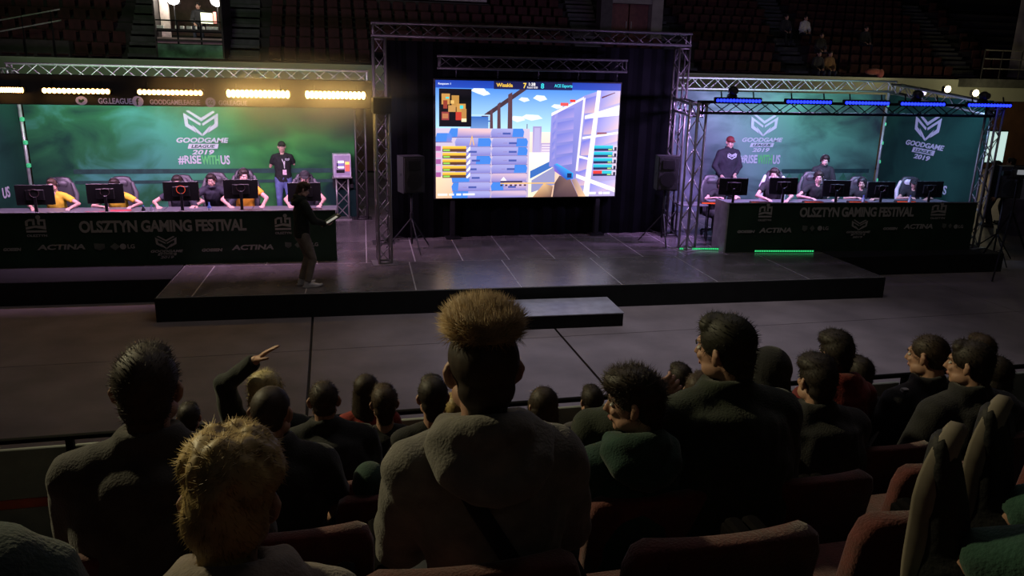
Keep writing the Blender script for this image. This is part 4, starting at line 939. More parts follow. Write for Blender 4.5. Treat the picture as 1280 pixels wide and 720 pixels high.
# ------------------------------------------------------------------ gaming chairs
def chair_proto(shell, stripe, label, loc, rz):
    r = thing('gaming_chair', label, 'chair', loc, rz)
    MB().box((0, .02, .48), (.5, .5, .1), bev=.04).obj('seat', shell, r, smooth=True)
    q = MB(); q.tube([(0, -.22, .5), (0, -.26, .75), (0, -.3, 1.0), (0, -.33, 1.2), (0, -.34, 1.3)], [(.25, .06), (.24, .055), (.27, .05), (.2, .045), (.15, .035)], 16, xd=(1, 0, 0), rnd=True); q.obj('backrest', shell, r, smooth=True)
    for sx in (-1, 1):
        MB().tube([(sx * .22, -.18, .52), (sx * .23, -.2, .75), (sx * .25, -.24, 1.0), (sx * .19, -.28, 1.2)], [(.035, .06), (.04, .05), (.045, .05), (.03, .03)], 10, xd=(1, 0, 0), rnd=True).obj('side_wing', stripe, r, smooth=True)
        MB().box((sx * .29, .02, .7), (.08, .27, .03), bev=.012).obj('armrest', metal_d, r); MB().box((sx * .29, -.01, .58), (.04, .06, .22)).obj('armrest_post', metal_d, r)
    MB().box((0, -.275, 1.2), (.22, .07, .12), bev=.03).obj('head_pillow', stripe, r, smooth=True)
    MB().tube([(0, 0, .1), (0, 0, .44)], .03, 10).obj('column', metal_d, r)
    for i in range(5):
        a = 2 * PI * i / 5 + .3; bl_ = MB().tube([(0, 0, .12), (.28 * math.cos(a), .28 * math.sin(a), .075)], [.03, .018], 8).obj('base_leg', metal_d, r)
        MB().ell((.28 * math.cos(a), .28 * math.sin(a), .032), (.03, .03, .032), 10, 6).obj('caster', metal_d, bl_)
    return r
chb = mat('chair_leather', (.02, .02, .024), .4, noise=.2); chg = mat('chair_grey', (.055, .052, .06), .5); chw = mat('chair_white', (.55, .52, .56), .45); chd = mat('chair_dark_side', (.05, .05, .055), .5)

# ------------------------------------------------------------------ people on the stage; stage people face the hall (-y)
yellow = mat('jersey_yellow', (.62, .42, .03), .8, noise=.1); orange = mat('jersey_orange', (.65, .3, .02), .8, noise=.1)
black = mat('cloth_black', (.012, .012, .013), .85, noise=.3, nscale=14, bump=.3); navy = mat('cloth_navy', (.02, .02, .032), .85, noise=.3, nscale=12, bump=.3)
lskin = mat('skin_pale', (.5, .3, .25), .5, noise=.06); jeans = mat('denim_blue', (.1, .13, .3), .85, noise=.25, nscale=9, bump=.2)
def gamer(label, hx_, hy, hz_, desk_yaw, top, hair, chair, lean=18, yaw=0, sleeves='short', gx=(-.2, .2), tz=TL, seat=.46, chair_label='', ex_=(), sk=None, skip_chair=False, strand=None):
    """head centre at survey hx, hy, hz; hands forward on the table"""
    zf = SZ; want = K * hz_ - zf; s = max(.88, min(1.12, want / (seat + .08 + .70)))
    seat_u = want / s - .80; seat_u = max(.36, min(.62, seat_u))
    Rm = Matrix.Rotation(PI + desk_yaw, 3, 'Z')
    off = Rm @ Vector((0, .10 + math.sin(rad(lean)) * .6, 0)) * s
    pos = (K * hx_ - off.x, K * hy - off.y, zf)
    tab = (K * (tz - ZS) + .03) / s
    p = person(label, pos, PI + desk_yaw, s, True, seat_u, lean, neck=lean * .2, head=(yaw, 12, 0), hands=((gx[0], .52, tab), (gx[1], .5, tab)), poles=((-1, -.2, -.4), (1, -.2, -.4)),
               top=top, hair=hair, sleeves=sleeves, extras=(headset(),) + tuple(ex_), skin=sk or lskin, hand='hand_rest', fine=1.15, feet=[(-.12, .34, .085), (.12, .34, .085)], legs=black, strand=strand or dict(n=160, L=.015, w=.0025, bias=(0, -.2, -.3)))
    if not skip_chair:
        back = Rm @ Vector((0, -.08, 0))
        c = chair_proto(chb, chair, chair_label, (pos[0] + back.x, pos[1] + back.y, zf), PI + desk_yaw); c.scale = (1, 1, max(.95, min(1.2, s * (seat_u + .75) / 1.24)))
    return p
hd_ = mat('hair_dark', (.022, .015, .011), .6, noise=.3, nscale=30); hbr = mat('hair_brown', (.05, .03, .017), .6, noise=.3, nscale=30)
P17 = lambda x, z, y=17.0: (x * y / 16.7, y, 4.1 - (4.1 - z) * y / 16.7)
gamer('person in a yellow jersey and headset behind the outermost black monitor', *P17(-5.36, 1.80), .05, ('tshirt', yellow), ('short', hbr), chg, yaw=-8, gx=(-.34, .3), chair_label='black gaming chair of the outermost yellow shirted gamer')
gamer('person in a yellow jersey and headset bent low at the second monitor', *P17(-4.24, 1.81), .05, ('tshirt', yellow), ('short', hd_), chg, lean=24, gx=(-.32, .2), chair_label='black gaming chair of the second yellow shirted gamer')
gamer('person in a dark shirt bent forward behind the middle monitor of the green stage', *P17(-3.06, 1.85), .05, ('tshirt', navy), ('short', hd_), chg, lean=22, gx=(-.3, .34), chair_label='black gaming chair of the gamer at the middle monitor')
gamer('person in orange sleeves and headset looking down behind the fourth monitor', *P17(-1.78, 1.95), .08, ('tshirt', orange), ('short', hd_), chg, yaw=18, lean=16, gx=(-.3, .25), chair_label='black gaming chair of the gamer in orange sleeves')
gamer('person with a pale face and cap in a gaming chair behind the host with papers', *P17(-.56, 1.88), .05, ('tshirt', navy), ('cap', black), chg, lean=10, gx=(-.25, .3), chair_label='black gaming chair at the inner end of the yellow lit desk')
# man in black leaning over the desk
q_ = k(*P17(-2.43, 2.0, 16.9))
person('person in a dark zipped jacket and headset leaning with both arms on the desk', (q_[0], q_[1] + .42, SZ), PI + .03, .96, True, .58, 30, neck=8, head=(-6, 16, 0), hands=((-.3, .58, .84), (.28, .56, .84)), poles=((-1, 0, -.2), (1, 0, -.2)),
       top=('jacket', navy), hair=('short', hd_), extras=(headset(),), skin=lskin, legs=black, feet=[(-.12, .34, .085), (.12, .34, .085)], fine=1.1)
chair_proto(chb, chd, 'black gaming chair of the man leaning with both arms on the desk', (q_[0], q_[1] + .5, SZ), PI)
def tee_emblem(w=.1, x=.055, z=.05, m=None):
    def f(root, Mh, J):
        c = J['c']; chevron(m or GREY, root, 0, 0, w, w * .62, 0, M=T(c.x - x + w / 2 if w > .15 else c.x - x, c.y + .158, c.z + z) @ Rz(PI) , d=.012)
    return f
person('person in a black cap, black t-shirt and lanyard standing hands behind back', k(-1.2, 20.25, ZS), PI + .06, .985, False, head=(0, 0, 0), lean=2, hands=((-.14, -.16, .95), (.14, -.16, .95)), poles=((-1, -.25, 0), (1, -.25, 0)),
       top=('tshirt', black), hair=('cap', mat('cap_black', (.01, .01, .012), .8)), sleeves='short', legs=jeans, extras=(lanyard, tee_emblem()), skin=lskin, girth=1.1, fine=1.0)
# host at the front of the stage, turned to the screen side
def papers(root, Mh, J): pass
host = person('person in a dark hooded jacket and khaki trousers reading from a clipboard', k(-.55, 13.55, ZS), -PI / 2 + .28, .93, False, head=(-4, 20, 0), lean=3, hands=((-.06, .34, 1.06), (.14, .36, 1.08)), poles=((-1, -.3, -1), (1, -.3, -1)), palms=((0, -.2, -1), (0, -.2, -1)),
       top=('hoodie', mat('jacket_greenblack', (.012, .016, .012), .85, noise=.3, nscale=12, bump=.3)), hair=('curly', hbr), legs=mat('khaki', (.2, .165, .135), .85, noise=.2, nscale=9, bump=.2), shoes=mat('shoe_white', (.5, .48, .5), .6), soles=mat('sole_white', (.4, .38, .38), .7), hand='hand_grip', skin=lskin, girth=.97, fine=.9)
M_ = host.matrix_basis @ T(.04, .43, 1.09)
cb = thing('clipboard', 'black clipboard with a glowing white sheet held by the person in khaki trousers', 'clipboard'); cb.matrix_world = Matrix.Translation((host.matrix_basis @ Vector((.04, .47, 1.11)))) @ Rz(-PI / 2 + .28) @ Rx(.5)
MB().box((0, 0, 0), (.26, .34, .012), bev=.003).obj('board', metal_d, cb); MB().box((.05, .02, .008), (.1, .2, .003)).obj('lit_sheet', mat('sheet_white_glow', (.8, .8, .78), .6, noise=.03, emit=(.8, .85, .8), estr=.25), cb); MB().box((0, .15, .012), (.1, .03, .014), bev=.003).obj('clip', truss_alu, cb)  # paper sheet is given a glow of its own to look lit
# purple booth
gamer('person in a dark top hidden low behind the monitor nearest the big screen', 8.95, 16.6, 1.72, -.1, ('tshirt', black), ('bob', hd_), chd, lean=18, tz=TR, gx=(-.25, .2), chair_label='black gaming chair nearest the big screen in the purple booth')
gamer('person with headset and bare forearm sitting in a white backed chair', 10.12, 16.35, 1.93, -.55, ('tshirt', black), ('short', hd_), chw, lean=12, yaw=-12, tz=TR, gx=(-.28, .1), chair_label='gaming chair with white sides behind the gamer in profile')
gamer('person in a black team shirt leaning close to the third monitor with bare arm', 11.3, 16.3, 1.89, -.35, ('tshirt', black), ('short', hd_), chd, lean=20, yaw=-10, tz=TR, gx=(-.3, .2), chair_label='black gaming chair behind the gamer leaning close')
gamer('person with long black hair and headset lit by the fourth monitor', 12.45, 16.25, 1.74, -.5, ('tshirt', black), ('bob', mat('hair_black', (.008, .007, .007), .5)), chd, lean=16, yaw=-18, tz=TR, gx=(-.25, .15), chair_label='black gaming chair behind the gamer with long black hair')
gamer('person in a black cap with a raised forearm at the outermost monitor', 13.85, 16.15, 1.72, -.5, ('tshirt', black), ('cap', black), chw, lean=14, yaw=-18, tz=TR, gx=(-.25, .15), chair_label='gaming chair with white sides at the outer end of the purple booth')
person('large person in a red cap and dark emblem sweater at the teal wall', k(10.35, 19.1, ZS), PI + .05, 1.12, False, head=(-6, 6, 0), lean=4, hands=((-.1, .22, .98), (.22, .2, .95)), poles=((-1, -.4, -.3), (1, -.4, -.3)), palms=((0, -1, 0), (0, -1, 0)),
       top=('jacket', mat('sweater_navy', (.02, .017, .028), .9, noise=.2, nscale=12, bump=.3)), hair=('cap', mat('cap_red', (.16, .02, .025), .8)), girth=1.28, skin=lskin, extras=(tee_emblem(.22, .0, .0),), legs=black)
person('person in a black jacket and headset standing behind the gamer leaning close', k(12.05, 17.35, ZS), PI - .2, .97, False, head=(-12, 18, 0), lean=8, top=('jacket', black), hair=('short', hd_), girth=1.12, skin=lskin, extras=(headset(), lanyard), legs=black, hands=((-.2, .2, .9), (.2, .2, .9)), poles=((-1, -.4, 0), (1, -.4, 0)))
tb = thing('side_table', 'small dark side table at the screen end of the purple booth', 'table', k(8.3, 16.85, ZS), -.07)
MB().box((0, 0, .70), (.62, .5, .03), bev=.004).obj('tabletop', deskm, tb)
for sx in (-1, 1):
    for sy in (-1, 1): MB().tube([(sx * .28, sy * .22, 0), (sx * .28, sy * .22, .69)], .014, 8).obj('leg', metal_d, tb)

# ------------------------------------------------------------------ pedestal with lit computer case
pd = thing('truss_pedestal', 'grey truss pedestal with a black cloth behind, at the end of the green logo wall', 'pedestal', k(.24, 20.0, ZS))
H = K * 1.06
chd_ = MB().tube([(0, 0, .02), (0, 0, H)], .02, 8).mesh('chord', True)
for sx in (-1, 1):
    for sy in (-1, 1): link('chord', chd_, truss_alu, pd, T(sx * .13, sy * .13, 0))
for i in range(3):
    a = .05 + i * (H - .1) / 3; b = a + (H - .1) / 3; s1 = 1 if i % 2 else -1
    for M in (Rz(0), Rz(PI / 2), Rz(PI), Rz(-PI / 2)): MB().tube([(-.13 * s1, -.13, a), (.13 * s1, -.13, b)], .011, 6).obj('brace', truss_alu, pd, M)
MB().box((0, 0, .012), (.36, .36, .024)).obj('base_plate', truss_alu, pd); MB().box((0, 0, H + .012), (.44, .4, .024), bev=.004).obj('top_plate', truss_alu, pd); MB().box((.02, .17, H - .14), (.46, .02, .26)).obj('cloth', black, pd)
pc = thing('computer_case', 'white framed computer case with a lit glass side on the truss pedestal', 'computer', (K * .24, K * 20.0, SZ + H + .024), .08)
wm = mat('case_white', (.5, .47, .55), .35)
for c, d in (((0, 0, .015), (.38, .3, .03)), ((0, 0, .495), (.38, .3, .03)), ((-.18, 0, .255), (.025, .3, .46)), ((.18, 0, .255), (.025, .3, .46)), ((0, .14, .255), (.36, .02, .46))): MB().box(c, d, bev=.004).obj('case_frame', wm, pc)
MB().box((0, -.145, .255), (.34, .006, .45)).obj('front_panel', mat('case_front', (.35, .3, .42), .3, noise=.1), pc)
def glow(n, c, s): return mat('glow_' + n, c, .4, noise=0, emit=c, estr=s)
for i, (x, z, w, h, m) in enumerate(((-.045, .34, .16, .05, glow('white', (.9, .85, 1), 1.0)), (-.045, .22, .16, .04, glow('white', (.9, .85, 1), 1.0)), (-.045, .28, .16, .03, glow('blue', (.2, .2, .5), .4)), (.11, .31, .09, .06, glow('amber', (1, .5, .1), 1.2)), (.11, .2, .09, .14, glow('red', (.9, .12, .08), .9)), (-.045, .13, .18, .07, metal_d), (-.11, .28, .03, .18, metal_d))): MB().box((x, -.15, z), (w, .008, h)).obj('light_fan' if i < 5 else 'drive_bay', m, pc)

# ------------------------------------------------------------------ loudspeakers on stands
spk = mat('speaker_black', (.012, .012, .013), .6, noise=.15, bump=.15, bscale=120); gril = mat('speaker_grille', (.03, .03, .032), .7, .2, bump=.4, bscale=300)
def speaker_on_stand(where, x, y, zb, h, w, rz, base_z, spread=.5):
    st = thing('speaker_stand', 'black tripod stand under the loudspeaker ' + where, 'stand', (K * x, K * y, base_z), rz); top = K * zb - base_z + (0 if base_z else 0)
    MB().tube([(0, 0, .12), (0, 0, top)], .019, 10).obj('pole', metal_d, st, smooth=True); MB().tube([(0, 0, .62), (0, 0, .72)], .032, 10).obj('collar', metal_d, st)
    for i in range(3):
        a = 2 * PI * i / 3 + .5; MB().tube([(0, 0, .62), (spread * math.cos(a), spread * math.sin(a), .012)], .013, 8).obj('leg', metal_d, st)
        MB().tube([(0, 0, .2), (spread * .6 * math.cos(a), spread * .6 * math.sin(a), .26)], .008, 6).obj('strut', metal_d, st)
    sp_ = thing('loudspeaker', 'black loudspeaker box ' + where, 'speaker', (K * x, K * y, base_z + top), rz)
    q = MB(); q.prism([(-w / 2, 0), (w / 2, 0), (w / 2, h), (-w / 2, h)], -.0, .34); o = q.obj('cabinet', spk, sp_, T(0, -.17, 0))
    MB().box((0, -.175, h / 2), (w - .03, .012, h - .04), bev=.004).obj('grille', gril, sp_); MB().tube([(0, -.182, h * .33), (0, -.188, h * .33)], w * .36, 20).obj('woofer', spk, sp_); MB().box((0, -.184, h * .76), (w * .6, .01, h * .26), bev=.004).obj('horn', spk, sp_)
    for sx in (-1, 1): MB().box((sx * w / 2, 0, h * .5), (.012, .12, .05), bev=.003).obj('handle', metal_d, sp_)
speaker_on_stand('at the logo wall side of the big screen', 1.6, 16.2, 1.66, .68, .42, .25, SZ)
speaker_on_stand('in front of the truss by the purple booth', 7.3, 16.15, 1.66, .68, .42, -.2, SZ)
speaker_on_stand('on the arena floor beside the purple booth', 15.4, 15.05, 1.55, .66, .46, -.3, 0.0, .62)
# video camera on a tripod
vt = thing('tripod', 'black tripod on the arena floor beyond the blue lit desk', 'tripod', k(14.35, 13.75, 0))
top = K * 2.17
MB().tube([(0, 0, top * .55), (0, 0, top)], .022, 10).obj('column', metal_d, vt); MB().box((0, 0, top - .05), (.1, .1, .1), bev=.02).obj('head', metal_d, vt)
for i in range(3):
    a = 2 * PI * i / 3 - .45; MB().tube([(0, 0, top * .68), (.62 * math.cos(a), .62 * math.sin(a), .01)], [.022, .015], 8).obj('leg', metal_d, vt)
vc = thing('video_camera', 'black video camera on the tripod beyond the blue lit desk', 'camera', (K * 14.35, K * 13.75, top), 2.75)
MB().box((0, 0, .09), (.34, .14, .16), bev=.02).obj('body', spk, vc); MB().tube([(.17, 0, .09), (.3, 0, .09)], .05, 14).obj('lens', metal_d, vc); MB().tube([(-.12, 0, .19), (-.08, 0, .24), (.1, 0, .24), (.13, 0, .18)], .015, 8).obj('handle', metal_d, vc); MB().box((.02, .11, .13), (.14, .012, .09)).obj('flip_screen', glow('camscreen', (.4, .42, .45), .4), vc); MB().box((-.2, 0, .12), (.1, .07, .07), bev=.01).obj('viewfinder', spk, vc)
# ------------------------------------------------------------------ near grandstand
step_m = mat('terrace_concrete', (.05, .045, .042), .85, noise=.25, nscale=4, bump=.15, bscale=30)
ROWZ = {0: 2.48, 1: 2.15, 2: 1.82, 3: 1.49, 4: 1.16, 5: .83, 6: .50}
ROWY = {0: .05, 1: .80, 2: 1.50, 3: 2.22, 4: 2.94, 5: 3.66, 6: 4.38}
tf = struct(MB().box((2, 2.2, .1), (18, 6.2, .2)).obj('terrace_floor', step_m), 'dark stepped floor of the audience stand')
for kk in range(0, 7):
    y0 = ROWY[kk] - .32; y1 = (ROWY[kk + 1] - .32) if kk < 6 else 5.2
    MB().box((2, (y0 + y1) / 2, ROWZ[kk] / 2), (18, y1 - y0, ROWZ[kk])).obj('step', step_m, tf)
# barrier in front of the first row
bar_m = mat('barrier_black', (.01, .01, .01), .7, spec=.1); pan_m = mat('barrier_grey', (.4, .43, .36), .7, noise=.15, bump=.1); red_m = mat('barrier_red', (.85, .16, .08), .6, noise=.2)
bz = thing('barrier', 'black handrail with grey panels and a red board in front of the audience', 'railing', (0, 5.24, 0))
MB().tube([(-6, 0, 1.285), (10, 0, 1.285)], .021, 10).obj('handrail', bar_m, bz)
for i in range(11):
    x = -5.02 + i * 1.62
    MB().box((x, 0, .89), (.045, .045, .78)).obj('post', bar_m, bz); MB().box((x + .04, .0, 1.18), (.06, .03, .03)).obj('bracket', bar_m, bz)
    MB().box((x + .81, .05, 1.02), (1.6, .03, .37), bev=.006).obj('panel', pan_m, bz)
    MB().box((x + .81, .05, .80), (1.6, .04, .065), bev=.006).obj('red_board', red_m, bz); MB().box((x + .81, .06, .63), (1.6, .03, .26), bev=.006).obj('lower_panel', pan_m, bz)
struct(MB().box((2, 5.3, .25), (18, .12, .5)).obj('wall_front', step_m), 'low wall under the audience barrier')

# seats
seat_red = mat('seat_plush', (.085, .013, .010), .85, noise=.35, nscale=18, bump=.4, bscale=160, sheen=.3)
seat_dk = mat('seat_frame_black', (.006, .005, .005), .9, spec=.05)
def seat_proto():
    r = thing('theatre_seat', 'x', 'seat')
    q = MB(); n = 9
    # curved padded back: a rounded panel in XZ that wraps slightly
    P = []
    for j, (z, w, y) in enumerate(((.34, .225, -.15), (.42, .235, -.165), (.6, .24, -.195), (.78, .24, -.225), (.83, .225, -.232), (.85, .19, -.235))):
        ring = []
        for i in range(n):
            t = -1 + 2 * i / (n - 1); ring.append((t * w, y + .04 * t * t, z + .012 * (1 - t * t)))
        P.append(ring)
    th = .055; v = [p for r_ in P for p in r_] + [(x, y - th, z) for r_ in P for x, y, z in r_]; f = []; o_ = len(P) * n
    for j in range(len(P) - 1):
        for i in range(n - 1):
            a = j * n + i; f.append((a, a + 1, a + n + 1, a + n)); f.append((o_ + a, o_ + a + n, o_ + a + n + 1, o_ + a + 1))
    for i in range(n - 1): f.append((i, i + o_, i + 1 + o_, i + 1)); a = (len(P) - 1) * n + i; f.append((a, a + 1, a + 1 + o_, a + o_))
    for j in range(len(P) - 1): a = j * n; f.append((a, a + n, a + n + o_, a + o_)); a = j * n + n - 1; f.append((a, a + o_, a + n + o_, a + n))
    q.add(v, f); b = q.obj('backrest', seat_red, r, smooth=True)
    m = b.modifiers.new('bevel', 'BEVEL'); m.width = .014; m.segments = 2; m.limit_method = 'ANGLE'; m.angle_limit = rad(50)
    MB().box((0, .06, .385), (.45, .44, .09), bev=.03).obj('cushion', seat_red, r)
    for sx in (-1, 1):
        MB().box((sx * .262, .05, .29), (.03, .36, .56), bev=.008).obj('side_frame', seat_dk, r); MB().box((sx * .262, .05, .59), (.05, .3, .03), bev=.01).obj('armrest', seat_dk, r)
    return r
seat0 = seat_proto(); SEATS = []; used0 = [False]
def place_seat(x, row, label):
    if not used0[0]: s = seat0; used0[0] = True
    else: s = copy_tree(seat0)
    s.location = (x, ROWY[row] + .1, ROWZ[row] + .035); s['label'] = label; s['group'] = 'red seats of the audience stand'
    return s

# ------------------------------------------------------------------ audience: they face the stage (+y)
def cloth(n, c, b=.35): return mat('cloth_' + n, c, .9, noise=.3, nscale=16, bump=b, bscale=140, sheen=.15)
dark_g = cloth('dark_green', (.012, .02, .016)); dk = cloth('charcoal', (.016, .016, .017)); grey_h = cloth('grey_hoodie', (.15, .14, .125)); grey_b = cloth('pale_hoodie', (.19, .155, .13))
OCC = []
def aud(label, hx, hy, hz, row, short, top, hair, lean=5, head=(0, 0, 0), girth=1.0, s=None, neck=None, slean=0, **kw):
    zf = ROWZ[row]
    sc = max(.74, min(1.14, (hz - zf) / 1.262)) if s is None else s
    seat = .43 / sc if s is None else max(.34, min(.8, (hz - zf) / sc - .825))
    lz = (hz - zf) / sc - .10 - seat                      # length left for trunk and neck
    if lz < .66: lean = max(lean, math.degrees(math.acos(max(.45, lz / .735))))
    y = hy - sc * (.06 + math.sin(rad(lean)) * .62)
    p = person(label, (hx - sc * .62 * math.sin(rad(slean)), y, zf), 0, sc, True, seat, lean, slean, head=head, girth=girth, top=top, hair=hair, neck=neck, feet=[(-.11, .30, .085), (.11, .30, .085)], **kw)
    OCC.append((row, hx, short)); return p
G_ = dict
hero_hair = mat('hair_blond_top', (.40, .27, .13), .5, noise=.35, nscale=22); blond = mat('hair_blond', (.38, .27, .11), .5, noise=.35, nscale=22); fair = mat('hair_fair', (.5, .42, .2), .5, noise=.3, nscale=20)
hair_under = mat('hair_under', (.035, .022, .014), .6, noise=.3, nscale=30)
def undercut(root, Mh, J):
    q = MB(); q.ell((0, -.014, .036), (.0815, .101, .084), 20, 12); q.ell((0, -.052, -.022), (.067, .056, .058), 16, 10); q.ell((0, -.07, -.07), (.046, .026, .045))
    remesh_job(q, .007, 2, lambda v, f: link('shaved_hair', np_mesh('shaved_hair', v, f), hair_under, root, Mh))
aud('person in a grey hoodie with tall blond flat top and black back strap', .31, 1.62, 3.055, 2, 'strapped grey hoodie', ('hoodie', grey_h), ('spiky', hero_hair), lean=1, slean=-4, girth=.93, fine=.72, wr=.005,
    extras=(undercut, shoulder_strap), strand=G_(n=5200, L=.034, w=.0011, bias=(0, .05, .75), jitter=.42, zmin=.085))
aud('child in a pale hooded top with tousled blond hair, nearest the camera', -.165, 1.12, 3.07, 1, 'blond child', ('hoodie', grey_b), ('boy', blond), lean=8, s=.79, fine=.76, wr=.005, head=(-6, 2, 4),
    strand=G_(n=6000, L=.026, w=.0012, bias=(0.2, .7, -.7), jitter=.16, nw=.06))
aud('broad person in a dark jacket with short brushed up hair at the barrier end', -.54, 2.28, 2.83, 3, 'broad person in the dark jacket', ('jacket', cloth('brown_black', (.05, .046, .042))), ('short', hair_under), girth=1.22, fine=.85, strand=G_(n=1800, L=.018, w=.0013, bias=(0.1, .1, .5), jitter=.4))
aud('young person in a green collared top turned to show a profile, with wavy dark hair', .95, 2.25, 2.65, 3, 'young person in profile', ('hoodie', cloth('bottle_green', (.012, .045, .032))), ('curly', mat('hair_wavy', (.03, .02, .012), .5, noise=.3)), head=(58, 6, 0), s=.93, fine=.85, strand=G_(n=2200, L=.03, w=.0013, bias=(0, .1, .3), jitter=.5))
aud('large person in a dark green jacket leaning the face on a hand', 1.315, 2.35, 2.80, 3, 'large person in the dark green jacket', ('coat', cloth('moss', (.016, .024, .014))), ('short', mat('hair_greenbrown', (.022, .02, .012), .6, noise=.3)), head=(32, 4, -6), girth=1.25, lean=14, slean=3, s=1.04, fine=.85,
    hands=((-.14, .36, 1.0), None), poles=((-1, .2, -.4), None), palms=((0, -1, .3), None), strand=G_(n=1200, L=.02, w=.0013, bias=(0, -.2, -.1), jitter=.4))
aud('person with a close shaved head and dark coat right of the blond child', -.27, 2.98, 2.38, 4, 'person with the shaved head', ('coat', dk), ('shaved', hair_under), lean=9, head=(-14, 6, 0), girth=1.1, strand=G_(n=900, L=.008, w=.001, bias=(0, 0, 0), jitter=.5), sleeves='short')
aud('person in a thick black coat with stand up collar and cropped hair', -.09, 4.0, 1.98, 5, 'person in the thick black coat', ('coat', cloth('coat_black', (.01, .011, .012))), ('shaved', hair_under), lean=8, girth=1.4, s=.98)
aud('person with pale blond hair raising a bent arm over the head', -.42, 4.38, 1.9, 6, 'blond person with the raised arm', ('jacket', cloth('sleeve_black', (.014, .018, .016))), ('bob', fair), lean=4, s=1.0, neck=2, head=(-20, 0, 0), hands=((-.03, -.05, 1.63), None), poles=((-1, .3, .6), None), palms=((0, 0, 1), None), handkeys=('hand_flat', 'hand_rest'),
    strand=G_(n=1500, L=.03, w=.0014, bias=(0, -.1, -.5), jitter=.3))
aud('small child with dark hair behind the barrier beside the raised arm', -.93, 4.8, 1.575, 6, 'small child beside the raised arm', ('jacket', dk), ('short', hd_), s=.8)
aud('person with long dark hair and a red top in the front row', .17, 4.85, 1.66, 6, 'person in the red top with long hair', ('tshirt', cloth('red_top', (.24, .025, .02))), ('long', hair_under), s=.9, head=(-30, 0, 0))
aud('young person with short brown hair in black, next to the person in a red top', .25, 4.35, 1.78, 6, 'young person next to the red top', ('tshirt', dk), ('short', hbr), s=.95)
aud('person in a black shirt with a neat dark haircut beside the grey hoodie', .47, 3.8, 2.04, 5, 'person with the neat dark haircut', ('tshirt', cloth('shirt_black', (.012, .012, .012))), ('short', hd_), s=.96, strand=G_(n=900, L=.014, w=.0013, bias=(0, -.1, .2), jitter=.4))
aud('fair child mostly hidden behind the hood of the grey hoodie', .69, 4.42, 1.67, 6, 'fair child behind the grey hood', ('jacket', cloth('olive', (.03, .033, .02))), ('short', blond), s=.85)
aud('person with long straight dark hair in front of the young person in profile', 1.09, 3.85, 1.92, 5, 'person with long straight dark hair', ('jacket', dk), ('long', hair_under), s=.9)
aud('person with dark hair in a grey jacket near the middle of the barrier', 1.58, 4.42, 1.66, 6, 'person in the grey jacket', ('jacket', cloth('grey_jacket', (.06, .055, .058))), ('short', hd_), s=.86)
aud('person in navy with short hair just past the large leaning person', 2.2, 4.45, 1.76, 6, 'short haired person in navy', ('jacket', cloth('navy_coat', (.012, .014, .028))), ('short', hd_), s=.92, lean=8)
aud('bare armed person with a hand at the face in front of the large leaning person', 1.83, 3.45, 2.12, 5, 'bare armed person', ('tshirt', dk), ('short', hbr), s=.95, lean=12, head=(-40, 10, 0), hands=((-.16, .32, .98), None), poles=((-1, -.1, -.5), None), palms=((1, 0, 0), None), sleeves='short')
aud('person in a black hood behind the large leaning person', 2.1, 3.3, 2.26, 4, 'person in the black hood', ('hoodie', cloth('hood_black', (.009, .009, .01))), ('hood', cloth('hood_black', (.009, .009, .01))), s=.96, lean=9)
aud('person with full dark hair in black, fourth row, past the black hood', 2.16, 2.98, 2.35, 4, 'person with full dark hair', ('coat', dk), ('curly', hd_), s=.98, girth=1.3, lean=9)
aud('person with wavy dark hair over a red collar', 2.56, 3.4, 2.29, 4, 'person with the red collar', ('hoodie', cloth('dark_red', (.16, .015, .015))), ('curly', hd_), s=.98, lean=8)
aud('person in black with a pale collar beside the red collar', 3.12, 3.9, 1.95, 5, 'person with the pale collar', ('tshirt', dk), ('short', hd_), s=.95)
aud('person with a dark jacket with pale shoulder stripes and cropped hair', 3.0, 3.25, 2.27, 4, 'person with the pale shoulder stripes', ('jacket', cloth('stripe_jacket', (.014, .014, .02))), ('shaved', hair_under), s=1.0, girth=1.15, lean=9, head=(25, 6, 0),
    extras=(lambda root, Mh, J: [MB().tube([J['nb'] + Vector((sx * .08, -.02, .0)), J['shl'][i] + Vector((0, -.03, .082)), J['el'][i] + Vector((sx * .05, -.05, .03))], [(.012, .004)] * 3, 6).obj('shoulder_stripe', cloth('stripe_pale', (.4, .4, .45)), root) for i, sx in enumerate((-1, 1))],))
aud('person with fade haircut in a black coat behind the raised shoes', 3.02, 3.0, 2.37, 4, 'person with the fade haircut', ('coat', dk), ('short', hd_), s=1.0, girth=1.2, lean=9, head=(30, 4, 0))
aud('person with dark bob hair beyond the fade haircut', 3.7, 3.5, 2.06, 5, 'person with dark bob hair', ('jacket', dk), ('bob', hd_), s=1.0)
aud('person in dark clothes farthest along the front row at the picture edge', 4.35, 4.25, 1.9, 6, 'person farthest along the front row', ('jacket', dk), ('short', hbr), s=1.02)
aud('child in a dark green knitted hat sunk low in a seat beside the grey hoodie', .10, 2.93, 2.02, 4, 'child in the green knitted hat', ('jacket', dk), ('beanie', cloth('beanie_green', (.015, .045, .03))), s=.76)

# person at the picture edge with shoes up on the seat in front
shoe_black = mat('trainer_black', (.01, .01, .011), .7, bump=.2, bscale=90)
person('person in dark green trousers with black pale soled shoes propped sideways over the seats', (1.555, .35, ROWZ[0]), .715, 1.0, True, .43, -14, top=('jacket', cloth('jacket_green', (.01, .03, .022))), hair=('short', hd_), legs=cloth('trousers_green', (.012, .05, .033)), shoes=shoe_black, soles=mat('sole_pale', (.17, .145, .115), .7),
       feet=[(.0, .80, .415), (.288, .75, .38)], knees=((-.1, .2, 1), (.2, .2, 1)), toes_up=True, hands=((-.2, .3, .66), (.3, .36, .66)), poles=((-1, -.2, -.3), (1, -.3, -.3)), head=(-40, 0, 0), sleeves='short')

